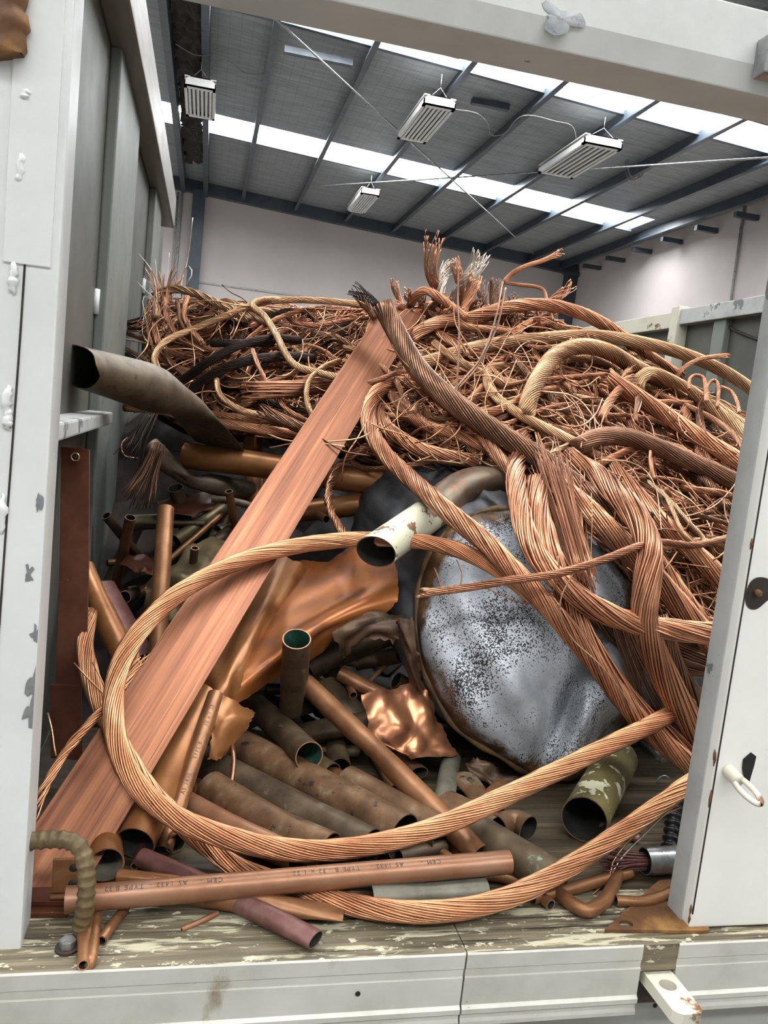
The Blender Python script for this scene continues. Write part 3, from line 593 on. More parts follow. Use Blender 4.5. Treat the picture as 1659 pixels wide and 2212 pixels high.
# rusty plate, bolt, rebar hook on the sill
q = [PZ(*c, .0) for c in [(1305, 2015), (1425, 1905), (1530, 1905), (1530, 2018)]]
m = MB(); poly = [(v[0], v[1]) for v in q]; hc = PZ(1352, 1997, .003); holed(m, poly, hc[:2], .008, .006, .0005, .004, 48); part(m, 'floor_plate', 'rust', label='rusty steel plate with a bolt hole')
bc = PZ(145, 2050, .0)
m = MB(); m.tube([(bc[0], bc[1], .0), (bc[0], bc[1], .001), (bc[0], bc[1], .0025)], .0110, 28); wa = part(m, 'washer', 'rust_and_shade', smooth=False)
m = MB(); m.tube([(bc[0], bc[1], .0025), (bc[0], bc[1], .007), (bc[0], bc[1], .0100)], .0076, 6); part(m, 'hex_bolt', 'zinc', bevel=.0008)
hp = [P(60, 1818, .024), P(110, 1813, .026), P(155, 1818, .024), P(180, 1845, .020), P(187, 1900, .015), P(184, 1960, .012), PZ(174, 2010, .004)]
p = spline(hp, .0018); L = np.arange(len(p)); m = MB(); m.tube(p, .0078 + .0011 * (np.sin(L * 1.25) > .2), 14); part(m, 'grab_hook', 'rebar', smooth=True, label='bent ribbed rebar hook with flaking paint')

# ================================================================ THE HEAP: depth of its surface (world Y) over the view
HEAP = np.array([(330, 620, 1.30), (330, 800, 1.15), (600, 650, 1.22), (600, 800, 1.02), (600, 930, .90), (900, 640, 1.15), (1000, 560, 1.15), (900, 800, .90), (900, 950, .70),
    (1100, 640, 1.15), (1100, 800, .90), (1100, 950, .66), (1250, 700, 1.15), (1250, 850, .85), (1250, 1000, .58), (1450, 780, 1.10), (1450, 950, .78), (1450, 1150, .50), (1600, 850, 1.10),
    (1600, 1000, .75), (1550, 1150, .50), (1500, 1350, .42), (1450, 1550, .36), (1250, 1200, .42), (700, 1000, .85), (400, 950, .98), (780, 700, 1.08)], float)
def YS(px, py):
    w = np.exp(-((HEAP[:, 0] - px) ** 2 + (HEAP[:, 1] - py) ** 2) / (2 * 95.0 ** 2)) + 1e-9; return float((w * HEAP[:, 2]).sum() / w.sum())
def S(pts, off=-.02):       # traced points -> world, lying on the heap (third value: own offset)
    out = []
    for q in pts:
        o = off if len(q) < 3 else q[2]; out.append(P(q[0], q[1], YS(q[0], q[1]) + o))
    return out
def A(pts): return [P(*q) for q in pts]

# ---------------------------------------------------------------- copper busbar leaning on the heap
a, b = P(165, 1790, .14), P(868, 672, 1.05); ax = (b - a); ax /= np.linalg.norm(ax); a = a - ax * .085; b = b + ax * .012
c1, c2 = P(500, 1300, .42), P(520, 1312, .42); wv = np.array([c2 - c1])[0]; view = (a + b) / 2 - EYE; wv = np.cross(ax, view); wv /= np.linalg.norm(wv)
wv = wv * .97 + np.array([0, .06, .0]); wv -= ax * (wv @ ax); wv /= np.linalg.norm(wv); nv = np.cross(ax, wv)
me_b = MB(); hw, ht, L = .040, .005, np.linalg.norm(b - a)
me_b.box((0, -hw, -ht), (L, hw, ht)); bar = me_b.build('copper_busbar', 'bar', smooth=False, bevel=.0012, origin=(0, 0, 0))
bar.matrix_world = Matrix([[ax[i], wv[i], nv[i], a[i]] for i in range(3)] + [[0, 0, 0, 1]])
tag(bar, 'long flat copper bar lying diagonally across the heap', 'copper bar')
# upright strip with a hole by the left post
def strip(label, pts, wid, th, Y, hole=None, mat='strip', name='copper_strip'):
    p = np.array(A(pts)); m = MB(); n = len(p); x = np.array([1, -.12, 0]); x /= np.linalg.norm(x); V = []
    for q in p:
        for sx, sy in ((-1, 0), (1, 0), (1, 1), (-1, 1)): V.append(q + x * sx * wid / 2 + np.array([0, sy * th, 0]))
    m.add(V, grid_quads(n, 4)); m.add(V[:4], [(0, 1, 2, 3)]); m.add(V[-4:], [(0, 3, 2, 1)]); o = m.build(name, mat, smooth=False, bevel=.0006)
    if hole:
        h = P(*hole); mh = MB(); h[1] += .0015; t = np.linspace(0, 6.283, 25)
        mh.tube(np.array([(h[0] + .0052 * math.cos(q), h[1] - .0008, h[2] + .0052 * math.sin(q)) for q in t]), .0011, 6, caps=False, m=0)
        mh.tube([(h[0], h[1] - .0006, h[2]), (h[0], h[1] - .0003, h[2]), (h[0], h[1] + .0002, h[2])], .005, 16, m=1)
        mh.build('bolt_hole', ['rim', 'in_dark'], o)
    return tag(o, label, 'copper strip')
strip('tall reddish copper strip with a hole at its top standing by the left post', [(163, 968, .44), (161, 1200, .385), (153, 1480, .325), (143, 1481, .320), (143, 1640, .292)], .0385, .004, .4, (162, 987, .4300))

# ---------------------------------------------------------------- boiler: crushed white tank end with a dark side behind it
OUT = [(1130, 1098), (1230, 1115), (1330, 1175), (1375, 1250), (1392, 1340), (1388, 1440), (1372, 1540), (1335, 1610), (1300, 1680), (1235, 1706), (1165, 1690), (1110, 1650), (1050, 1615), (990, 1580), (945, 1510), (912, 1440), (898, 1350), (905, 1260), (935, 1180), (985, 1125), (1050, 1102)]
def boiler():
    q = np.array(OUT + OUT[:1], float); s = np.concatenate([[0], np.cumsum(np.linalg.norm(np.diff(q, axis=0), axis=1))]); nt = 132; u = np.linspace(0, s[-1], nt, endpoint=False)
    ol = np.stack([np.interp(u, s, q[:, k]) for k in range(2)], 1)
    for _ in range(3): ol = (np.roll(ol, 1, 0) + 2 * ol + np.roll(ol, -1, 0)) / 4
    c = np.array([1140., 1390.]); nr = 56; V = np.zeros((nr, nt, 3))
    G = lambda x, y, cx, cy, sx, sy, rot=0: math.exp(-((((x - cx) * math.cos(rot) + (y - cy) * math.sin(rot)) / sx) ** 2 + ((-(x - cx) * math.sin(rot) + (y - cy) * math.cos(rot)) / sy) ** 2))
    def Yat(x, y, r):
        Y = .425 - (y - 1400) / 300 * .095 + max(0, x - 1120) / 270 * .07 + max(0, 1000 - x) / 100 * .02
        Y -= .10 * (1 - r ** 2.2) ** .62
        Y += .062 * G(x, y, 1222, 1535, 24, 150, .42)                  # long crease falling to the lower right
        Y -= .042 * G(x, y, 1272, 1545, 26, 110, .35)
        Y += .085 * G(x, y, 1345, 1580, 55, 24, -.35) + .04 * G(x, y, 1288, 1470, 16, 90, .0)   # the folded pocket
        Y -= .035 * G(x, y, 1330, 1470, 45, 70)
        Y += .022 * G(x, y, 1130, 1160, 130, 16, .62) - .016 * G(x, y, 1150, 1140, 130, 18, .62)  # raised seam at the top
        Y += .012 * math.sin(x * .021 + y * .013) * (1 - r) + .006 * math.sin(x * .05 - y * .03)
        return Y
    for i in range(nr):
        r = i / (nr - 1)
        for j in range(nt):
            p = c + (ol[j] - c) * max(r, .004); V[i, j] = P(p[0], p[1], Yat(p[0], p[1], r))
    V[..., 2] = np.maximum(V[..., 2], .008); m = MB(); m.add(V.reshape(-1, 3), grid_quads(nr, nt), tone=np.repeat(np.arange(nr) / (nr - 1), nt))
    bo = empty('crushed_boiler', V[-1].mean(0), 'crushed boiler tank with speckled white shell among the cables', 'boiler')
    m.build('domed_end', 'boiler', bo)
    m = MB(); ring = V[-1]; cen = ring.mean(0); m.tube(np.vstack([ring, ring[:1]]), (.0058 + .0016 * np.sin(np.arange(nt + 1) * .9)), 8, caps=False); m.build('rim_seam', 'boiler_rim', bo)
    m = MB(); k = 16; Wl = []; ad = np.array([-.05, .96, .25]); g = np.random.default_rng(2)
    for i in range(k):
        t = i / (k - 1); f = (1 + .05 * math.sin(t * 9)) * (1 - .10 * t)
        off = (ad * .30 + np.array([-.045, 0, 0])) * t; Wl.append(cen + (ring - cen) * f + off + np.array([-.03, 0, 0]) * math.sin(t * 2.5) + g.normal(0, .0015, ring.shape))
    Wl = np.array(Wl); Wl[..., 2] = np.maximum(Wl[..., 2], .006); m.add(Wl.reshape(-1, 3), grid_quads(k, nt)); m.build('tank_side', 'boiler_side', bo)
boiler()
sheet('strip of rust stained torn copper hanging under the boiler rim', [[(1015, 1640, .34), (1060, 1650, .34), (1120, 1680, .335), (1170, 1705, .33)], [(1010, 1670, .33), (1060, 1690, .32), (1110, 1710, .31), (1150, 1725, .32)], [(1030, 1700, .35), (1065, 1715, .34), (1100, 1728, .34), (1140, 1735, .34)]], 'sheet_torn', crumple=.01, torn=.004, rim='rim_dull')
sheet('twisted torn copper scrap down the left edge of the boiler', [[(855, 1340, .43), (875, 1335, .42), (900, 1345, .42)], [(868, 1385, .43), (882, 1390, .41), (900, 1400, .41)], [(880, 1440, .43), (893, 1440, .41), (905, 1450, .42)], [(895, 1500, .43), (905, 1500, .42), (920, 1500, .42)]], 'sheet_torn', crumple=.008, torn=.003, rim='rim_dull')

# ---------------------------------------------------------------- the elbow pipe
el = empty('elbow_pipe', P(812, 1192, .42), 'cream painted pipe with a tarnished copper elbow resting on the boiler', 'pipe')
r1 = rad(82, P(812, 1190, .42)); q0, q1 = P(812, 1192, .42), P(955, 1092, .55)
pipe_mesh([q0, (q0 + q1) / 2, q1], r1, cut=((2.1, .012), None)).build('painted_pipe', ['pipe_cream', 'in_dark', 'rim_dull'], el)
pp = [q1 - (q1 - q0) * .06, P(985, 1062, .575), P(1030, 1045, .60), P(1075, 1052, .62), P(1105, 1085, .63), P(1118, 1130, .635)]
pipe_mesh(pp, r1 * 1.07, r_of=lambda u: 1.04 if u < .16 else 1.0).build('elbow_fitting', ['elbow', 'in_dark', 'rim_dull'], el)

# ---------------------------------------------------------------- pipes: (label, [(px, py, Y)], width px, material, options)
def pp_(label, pts, w, mat, **kw):
    q = A(pts); r = rad(w, q[0]); q = lift(q, r * kw.pop('low', 1.0)) if r > .004 else q; return pipe(label, q, r, mat, **kw)
A3, B3 = PZ(142, 1944, .021), PZ(1100, 1862, .044); rr = rad(57, A3)
cem = pipe('straight copper pipe with printed lettering lying along the sill', [A3, (A3 + B3) / 2, B3], rr, 'pipe_pink', rim='rim_dull')
def print_on(o, A3, B3, r, s0, th0, text, size, rev):
    cv = bpy.data.curves.new('printed_text', 'FONT'); cv.body = text; cv.size = size; cv.space_character = 1.25; cv.space_word = 1.3
    tmp = bpy.data.objects.new('printed_text', cv); COL.objects.link(tmp); bpy.context.view_layer.update()
    me = bpy.data.meshes.new_from_object(tmp.evaluated_get(bpy.context.evaluated_depsgraph_get())); bpy.data.objects.remove(tmp)
    A3, B3 = np.array(A3), np.array(B3); ax = (B3 - A3) / np.linalg.norm(B3 - A3); mid = (A3 + B3) / 2
    e1 = EYE - mid; e1 -= ax * (e1 @ ax); e1 /= np.linalg.norm(e1); e2 = np.cross(e1, ax)
    up = np.array([0, 0, 1.0]) if rev else -MC[:, 0]
    if e2 @ up < 0: e2 = -e2
    org = np.array(world_loc(o))
    for v in me.vertices:
        x, y = v.co.x, v.co.y; s = s0 - x if rev else s0 + x; th = th0 - y / r if rev else th0 + y / r
        w = A3 + ax * s + (r + .0003) * (math.cos(th) * e1 + math.sin(th) * e2); v.co = Vector(w - org)
    me.materials.append(MAT['ink']); t = bpy.data.objects.new('printed_text', me); COL.objects.link(t); t.parent = o; t['label'] = 'dark printed pipe lettering'
def s_at(px):   # distance along the pipe of an image column
    best = min(np.linspace(0, 1, 400), key=lambda t: abs((lambda c: CX + F * c[0] / c[2])(MC.T @ (A3 + (B3 - A3) * t - EYE)) - px)); return best * np.linalg.norm(B3 - A3)
for px, tx in ((948, 'CEM'), (868, 'AS 1432'), (775, 'TYPE B'), (702, '32 x 1.22'), (480, 'CEM'), (404, 'AS 1432'), (312, 'TYPE B'), (246, '32')):
    print_on(cem, A3, B3, rr, s_at(px), .72, tx + ('' if tx.startswith('32') else ' -'), .0072, True)
p7 = A([(352, 1838, .155), (466, 1500, .335)])
t7 = pipe('brown copper pipe with printed lettering slanting up beside the long bar', [p7[0], (p7[0] + p7[1]) / 2, p7[1]], rad(40, p7[0]), 'pipe_brown')
L7 = np.linalg.norm(p7[1] - p7[0])
for f, tx in ((.30, 'AS 1432 -'), (.52, 'TYPE B -'), (.74, '32 x 1.22')): print_on(t7, p7[0], p7[1], rad(40, p7[0]), L7 * f, -.25, tx, .0068, False)
pp_('pinched ochre pipe lying under the lettered pipe at the sill', [(330, 1918, .115), (450, 1935, .098), (600, 1957, .083), (742, 1972, .075)], 46, 'pipe_brown', flat=lambda u: .78 * max(0, (u - .55) / .45) ** 1.5, r_of=lambda u: 1 - .3 * max(0, u - .6))
pp_('maroon pipe with a crushed end poking out over the sill', [(306, 1853, .185), (420, 1902, .135), (550, 1965, .075), (682, 2030, .012)], 40, 'pipe_maroon', inner='in_dark', flat=lambda u: .35 * max(0, (u - .8) / .2))
pp_('thin maroon pipe leaning steeply behind the lettered pipe', [(290, 1872, .15), (320, 1800, .19), (350, 1730, .235)], 17, 'pipe_maroon')
pp_('wide open ended ochre pipe pointing at the viewer below the long bar', [(229, 1868, .118), (222, 1780, .20), (216, 1690, .29)], 76, 'pipe_ochre', inner='in_pale', rim='rim', up=(0, 1, 0))
pp_('thick ochre pipe with a torn top under the long bar', [(292, 1822, .17), (370, 1660, .255), (440, 1505, .355)], 84, 'pipe_ochre', dents=[(.97, 4.2, .012, .03)], jag=(0, .008))
pp_('short open pipe end showing under the loop of cable', [(380, 1822, .19), (362, 1800, .26), (350, 1785, .33)], 44, 'pipe_brown', inner='in_dark', rim='rim')
pp_('dull pink pipe lying behind the loop of cable', [(398, 1735, .26), (520, 1800, .205), (640, 1852, .155)], 54, 'pipe_pink')
pp_('mottled copper pipe lying next behind the dull pink pipe', [(455, 1705, .33), (585, 1785, .245), (712, 1842, .175)], 74, 'pipe_mottled', dents=[(.6, 1.5, .008, .03)])
pp_('greyish dark pipe lying between two mottled pipes', [(440, 1650, .40), (640, 1755, .285), (800, 1835, .195)], 74, 'pipe_dark', dents=[(.7, 1.2, .006, .03)])
pp_('long mottled brown pipe running under the green mouthed pipe', [(500, 1610, .46), (690, 1708, .33), (872, 1808, .22)], 80, 'pipe_mottled', dents=[(.78, 1.4, .006, .02)])
pp_('pipe with a green bore pointing at the viewer in the middle of the heap', [(668, 1633, .275), (612, 1580, .375), (552, 1525, .50)], 64, 'pipe_dark', inner='in_green', rim='rim')
pp_('pipe with a green bore standing upright in the middle of the heap', [(641, 1380, .345), (637, 1450, .375), (630, 1530, .41)], 62, 'pipe_dark', inner='in_green', rim='rim', up=(0, 1, 0), dents=[(.95, .5, .01, .03)])
pp_('long brown pipe slanting down from the upright green mouthed pipe', [(662, 1478, .43), (840, 1650, .265), (1036, 1848, .120)], 43, 'pipe_brown', rim='rim_dull', dents=[(.45, 1.6, .004, .03)])
pp_('dull pipe lying behind the long slanting brown pipe', [(750, 1690, .36), (850, 1745, .29), (960, 1805, .22)], 68, 'pipe_mottled', inner='in_dark')
pp_('small olive pipe end facing forward behind the green mouthed pipe', [(717, 1672, .36), (690, 1655, .43), (665, 1640, .50)], 48, 'tube_olive', inner='in_dark')
pp_('olive pipe lying in the gap between two mottled pipes', [(725, 1700, .40), (800, 1745, .335), (860, 1785, .28)], 34, 'tube_olive')
pp_('thin bent brown pipe with a torn flared tip', [(752, 1736, .235), (790, 1747, .222), (860, 1763, .205), (912, 1782, .195), (960, 1812, .19)], 22, 'pipe_brown', jag=(.006, 0))
pp_('grey timber coloured pipe standing under the bright copper sheet', [(975, 1640, .38), (966, 1690, .335), (957, 1745, .30)], 42, 'pipe_grey', up=(0, 1, 0))
pp_('broad pipe with blue green corrosion along its top', [(1005, 1782, .225), (1110, 1848, .165), (1205, 1905, .11)], 74, 'pipe_green')
pp_('cream peeling pipe with a wide open mouth below the boiler', [(1262, 1770, .235), (1300, 1700, .34), (1335, 1640, .45)], 94, 'pipe_peel', inner='in_dark', rim='rim_dull', up=(0, 1, 0))
pp_('little pipe poking out beside the mouth of the peeling pipe', [(1298, 1783, .205), (1330, 1798, .215), (1380, 1812, .23)], 17, 'pipe_maroon')
pp_('grey pipe with a green bore lying under the lettered pipe', [(800, 1941, .095), (920, 1934, .105), (1047, 1925, .118)], 56, 'pipe_grey', inner='in_green', dents=[(.5, 1.4, .004, .03)])
pp_('dark pipe end between the cable and the grey pipe', [(733, 1930, .11), (770, 1925, .13), (800, 1922, .15)], 40, 'pipe_dark', inner='in_dark')
pp_('thin copper pipe passing under the front cable by the sill', [(985, 1888, .10), (1070, 1892, .11), (1140, 1915, .10), (1190, 1955, .085)], 24, 'pipe_brown')
pp_('bent copper pipe curling up in front of the rusty plate', [(1205, 1928, .10), (1240, 1955, .078), (1272, 1966, .066), (1310, 1940, .085), (1338, 1880, .14)], 28, 'pipe_brown')
pp_('curved copper pipe lying over the rusty plate', [(1330, 1945, .075), (1390, 1947, .072), (1440, 1932, .082), (1480, 1905, .11)], 22, 'pipe_brown')
pp_('thin copper pipe lying flat on the boards behind the front cable', [(1150, 1940, .09), (1250, 1915, .12), (1360, 1885, .155)], 26, 'pipe_brown')
pp_('small round pipe end peeping below the loop of cable', [(926, 1822, .16), (945, 1835, .17), (975, 1855, .19)], 20, 'pipe_brown', rim='rim')
pp_('dark pipe mouth tucked under the loop of cable', [(862, 1852, .175), (900, 1842, .21), (960, 1828, .25)], 30, 'pipe_dark')
pp_('slim pipe running beside the end of the long brown pipe', [(940, 1800, .19), (985, 1835, .16), (1020, 1862, .14)], 22, 'pipe_brown')
pp_('bent dull pipe stub behind the blue green pipe', [(1075, 1790, .31), (1110, 1775, .34), (1140, 1790, .33)], 56, 'pipe_mottled', dents=[(.5, 1, .01, .03)])
pp_('flattened grey pipe behind the blue green pipe', [(960, 1730, .36), (1010, 1755, .32), (1070, 1785, .28)], 60, 'pipe_mottled', flat=lambda u: .4)
# left hand hollow
pp_('brown pipe standing upright to the left of the long bar', [(358, 1098, .62), (349, 1250, .545), (340, 1425, .47)], 36, 'pipe_brown', up=(0, 1, 0), rim='rim_dull')
pp_('ochre pipe slanting down from the reddish strip', [(178, 1228, .52), (235, 1350, .45), (305, 1500, .365)], 52, 'pipe_ochre', dents=[(.2, 1.2, .005, .04)])
pp_('red brown flattened pipe behind the slanting ochre pipe', [(222, 1262, .60), (260, 1330, .56), (310, 1420, .51)], 46, 'pipe_maroon', flat=lambda u: .5)
pp_('large ochre pipe lying across under the cables', [(398, 984, .88), (560, 1004, .84), (720, 1030, .80), (900, 1052, .76)], 56, 'pipe_ochre', inner='in_dark')
pp_('ochre pipe standing behind the long bar under the large ochre pipe', [(545, 948, 1.0), (550, 1040, .94), (552, 1130, .88)], 40, 'pipe_ochre')
pp_('ochre pipe lying low behind the long bar', [(620, 1108, .80), (760, 1092, .78), (905, 1078, .76)], 48, 'pipe_ochre')
pp_('crushed dark pipe with an open end beside the left stiffener', [(322, 965, .86), (360, 1000, .85), (405, 1032, .86), (470, 1048, .88), (540, 1062, .92)], 48, 'tube_khaki', rim='zinc', inner='in_dark', dents=[(.25, .8, .014, .02), (.33, 2.2, .014, .02), (.42, 5.5, .012, .025), (.5, 1.2, .012, .03)])
pp_('slim dark rod lying level behind the upright brown pipe', [(312, 1130, .80), (380, 1130, .80), (442, 1131, .80)], 13, 'pipe_dark')
pp_('khaki pipe leaning behind the olive sheet', [(455, 1185, .80), (478, 1130, .86), (505, 1070, .92)], 30, 'tube_olive')
pp_('dark pipe leaning behind the long bar', [(508, 1175, .90), (525, 1120, .95), (540, 1060, 1.0)], 26, 'pipe_dark')
pp_('round pipe mouth peering out below the long bar', [(522, 1152, .76), (550, 1140, .85), (590, 1130, .95)], 30, 'pipe_dark', rim='rim_dull')
pp_('open pipe end facing forward in the dark left hollow', [(269, 1290, .66), (290, 1282, .74), (320, 1275, .82)], 28, 'pipe_dark', rim='rim')
pp_('smaller pipe end beside the open pipe end in the dark left hollow', [(246, 1285, .68), (262, 1280, .74), (290, 1272, .80)], 18, 'pipe_dark', rim='rim_dull')
pp_('short spout of pipe rising from the olive sheet', [(421, 1184, .595), (419, 1200, .60), (417, 1222, .61)], 18, 'pipe_dark', up=(0, 1, 0), rim='rim')
pp_('thin dark pipe crossing the left hollow behind the upright brown pipe', [(330, 1240, .70), (400, 1180, .74), (480, 1110, .80)], 14, 'pipe_brown')
pp_('bent little pipe with an open tip near the long bar', [(640, 1118, .75), (680, 1112, .72), (705, 1122, .68)], 18, 'pipe_brown')
pp_('dark pipe bending through the bottom of the left hollow', [(255, 1420, .60), (285, 1400, .62), (320, 1380, .64), (345, 1400, .6)], 26, 'pipe_dark')
pp_('dim brown pipe behind the frayed cable end at left', [(290, 1440, .55), (310, 1385, .60), (335, 1330, .66)], 30, 'pipe_dark')
pp_('thin pipe with two open lugs crossing to the long bar', [(458, 1078, .80), (500, 1082, .79), (540, 1092, .78), (575, 1108, .76)], 16, 'tube_khaki')
# half flattened tube over the left wall
tq = A([(168, 792, .50), (250, 815, .56), (330, 840, .63), (378, 862, .69), (425, 905, .78), (475, 965, .87)])
pipe('khaki half flattened tube jutting up from the left of the heap', tq, rad(114, tq[0]), 'tube_khaki', rim='rim_dull', flat=lambda u: .22 * max(0, 1 - u / .3) + .93 * min(1, max(0, (u - .38) / .4)) ** 1.2, jag=(.007, .004), cut=((0, -.012), None), up=(.25, .2, 1), dents=[(.48, 0, .01, .03)])
# dark floor of the middle hollow
pp_('dark wide pipe lying behind the upright green mouthed pipe', [(665, 1440, .52), (750, 1400, .53), (850, 1360, .55)], 62, 'pipe_dark')
pp_('dark flattened pipe crossing behind the long slanting brown pipe', [(640, 1590, .44), (730, 1570, .42), (800, 1560, .42)], 62, 'pipe_dark', flat=lambda u: .3)
pp_('short dark wide pipe above the olive pipe end', [(700, 1480, .50), (750, 1530, .46), (790, 1570, .44)], 66, 'pipe_dark', flat=lambda u: .35)
pp_('brown pipe slanting behind the bright copper sheet', [(735, 1455, .50), (780, 1480, .48), (850, 1515, .46)], 34, 'pipe_brown')
pp_('small open pipe with a bright tip in the middle hollow', [(763, 1502, .46), (752, 1475, .50), (742, 1455, .53)], 18, 'pipe_brown', rim='rim')
pp_('slim copper rod in the dark middle hollow', [(792, 1478, .50), (825, 1445, .52), (862, 1408, .54)], 12, 'pipe_pink')
pp_('olive pipe under the green mouthed pipe', [(735, 1660, .46), (725, 1610, .50), (715, 1560, .55)], 44, 'tube_olive')
pp_('dark short pipe beside the bright copper sheet', [(905, 1670, .36), (870, 1640, .40), (840, 1610, .44)], 40, 'pipe_pink', flat=lambda u: .3)
pp_('brown crumpled pipe under the boiler rim', [(1000, 1680, .36), (1030, 1720, .33), (1065, 1760, .31)], 52, 'pipe_mottled', flat=lambda u: .45, dents=[(.4, 1, .01, .03)])
pp_('brown pipe stub behind the flattened grey pipe', [(1015, 1765, .30), (1050, 1730, .34), (1085, 1700, .38)], 36, 'pipe_brown')
pp_('dark pipe crossing above the lettered pipe at left', [(255, 1893, .13), (360, 1905, .125), (460, 1918, .12)], 32, 'pipe_ochre')
pp_('thin brown pipe curving up behind the lettered pipe', [(425, 1650, .34), (440, 1700, .31), (465, 1760, .275)], 30, 'pipe_brown')
pp_('ochre pipe strip behind the loop of cable', [(415, 1690, .33), (440, 1740, .29), (475, 1790, .255)], 26, 'pipe_ochre')
# small tubes dropped on the sill
pp_('pinched copper tube end hanging over the sill by the rebar hook', [(192, 1975, .035), (183, 2010, .012), (181, 2045, -.006), (180, 2085, -.026)], 24, 'pipe_brown', flat=lambda u: .6 * math.exp(-((u - .35) / .2) ** 2), rim='rim')
pp_('copper tube with an open end hanging over the sill lip', [(212, 1955, .05), (205, 2020, .012), (198, 2070, -.012), (188, 2100, -.03)], 22, 'pipe_brown', inner='in_dark')
pp_('short copper tube pointing at the sill beside the lettered pipe', [(220, 2032, .012), (245, 1995, .035), (275, 1955, .062)], 22, 'pipe_brown', inner='in_dark')
pp_('small pink tube lying alone on the timber sill', [(392, 2008, .018), (430, 1992, .028), (470, 1972, .04)], 13, 'pipe_pink', wall=.002, rim='rim')
wire('thin bent copper rod standing among the mottled pipes', A([(502, 1610, .30), (505, 1650, .28), (500, 1700, .255), (512, 1750, .225), (533, 1790, .20)]), rad(11, P(502, 1610, .30)), 'wire_brown', name='bent_copper_rod', cat='rod')

g9 = np.random.default_rng(31)
for k in range(30):
    x, y = g9.uniform(265, 540), g9.uniform(1120, 1440); Y = g9.uniform(.70, .86) + max(0, 1250 - y) * .0004; th = g9.choice([g9.normal(.1, .35), g9.normal(1.35, .3), g9.normal(-.6, .3)]); l = g9.uniform(35, 85)
    pp_('dim offcut of copper pipe jumbled in the dark left hollow', [(x - math.cos(th) * l, y - math.sin(th) * l, Y - .03), (x, y, Y), (x + math.cos(th) * l, y + math.sin(th) * l, Y + .04)], g9.uniform(13, 34), ['pipe_dark', 'pipe_brown', 'tube_olive', 'pipe_dark'][k % 4], group='pipe offcuts in the dark left hollow')
for k in range(22):
    x, y = g9.uniform(560, 900), g9.uniform(1400, 1700); Y = .50 + g9.uniform(0, .10); th = g9.normal(.5, .5); l = g9.uniform(40, 90)
    pp_('dim offcut of copper pipe jumbled in the dark middle hollow', [(x - math.cos(th) * l, y - math.sin(th) * l, Y), (x, y, Y), (x + math.cos(th) * l, y + math.sin(th) * l, Y - .03)], g9.uniform(16, 44), ['pipe_dark', 'pipe_mottled', 'pipe_brown'][k % 3], group='pipe offcuts in the dark middle hollow')
# ---------------------------------------------------------------- copper sheets and brackets
sheet('large heat stained copper sheet curving from the boiler to the long bar', [
    [(560, 1215, .66), (640, 1213, .66), (700, 1214, .64), (770, 1185, .60), (850, 1200, .55)],
    [(545, 1290, .57), (620, 1280, .545), (700, 1275, .525), (780, 1265, .50), (860, 1260, .49)],
    [(520, 1380, .47), (590, 1355, .455), (660, 1340, .45), (740, 1325, .45), (850, 1310, .46)],
    [(480, 1470, .385), (550, 1440, .385), (630, 1400, .40), (700, 1372, .43), (780, 1350, .47)],
    [(462, 1530, .345), (505, 1520, .36), (590, 1470, .405), (690, 1405, .45), (730, 1368, .48)]], 'sheet', k=8, crumple=.004, torn=.0012)
sheet('torn green flecked copper edge between the large sheet and the boiler', [[(700, 1350, .45), (760, 1330, .45), (820, 1325, .45), (865, 1335, .44)], [(720, 1372, .44), (765, 1362, .44), (820, 1350, .44), (868, 1370, .435)], [(740, 1430, .46), (758, 1400, .45), (790, 1378, .45), (850, 1385, .44)]], 'sheet_torn', crumple=.006, torn=.003)
sheet('folded ochre copper flap hanging below the large sheet', [[(480, 1500, .33), (515, 1520, .34), (548, 1540, .36)], [(462, 1560, .305), (500, 1552, .305), (545, 1552, .335)], [(455, 1600, .29), (482, 1615, .29), (520, 1590, .32)], [(450, 1640, .285), (470, 1640, .285), (495, 1625, .31)]], 'pipe_ochre', crumple=.0012, torn=.0015)
sheet('ochre copper sleeve wrapped along the underside of the long bar', [[(600, 1200, .62), (640, 1212, .60), (668, 1232, .62)], [(520, 1330, .49), (565, 1330, .465), (590, 1345, .48)], [(452, 1440, .40), (500, 1440, .375), (535, 1450, .39)], [(440, 1500, .355), (475, 1500, .335), (500, 1515, .35)]], 'pipe_ochre', crumple=.003)
sheet('bright crumpled copper sheet in front of the boiler', [
    [(782, 1500, .40), (840, 1488, .41), (890, 1478, .43), (920, 1490, .42)],
    [(795, 1555, .355), (850, 1560, .36), (905, 1545, .375), (945, 1550, .39)],
    [(802, 1598, .345), (860, 1610, .345), (915, 1600, .35), (965, 1600, .37)],
    [(880, 1612, .345), (885, 1640, .335), (920, 1635, .335), (990, 1635, .36)]], 'sheet_bright', k=8, crumple=.006, torn=.0015)
sheet('crushed olive brass sheet lying in the left hollow', [
    [(355, 1240, .66), (400, 1190, .66), (445, 1165, .68), (500, 1163, .72)],
    [(315, 1262, .62), (390, 1228, .60), (450, 1205, .62), (520, 1190, .68)],
    [(318, 1290, .585), (385, 1262, .565), (450, 1250, .57), (520, 1215, .62)],
    [(305, 1345, .58), (370, 1340, .555), (430, 1330, .555), (490, 1280, .58)]], 'tube_olive', k=7, crumple=.008, torn=.001, rim='rim_dull')
sheet('dark copper sheet tucked under the crushed dark pipe', [[(340, 1085, .86), (420, 1065, .90), (480, 1070, .92)], [(345, 1100, .82), (420, 1100, .83), (500, 1085, .86)], [(350, 1108, .80), (410, 1112, .79), (470, 1098, .84)]], 'strip', crumple=.003)
sheet('red copper offcut with slots lying in the left hollow', [[(258, 1215, .70), (290, 1198, .74), (340, 1215, .76)], [(280, 1232, .68), (310, 1225, .70), (345, 1238, .72)], [(300, 1238, .68), (320, 1240, .68), (340, 1248, .70)]], 'strip', crumple=.004)
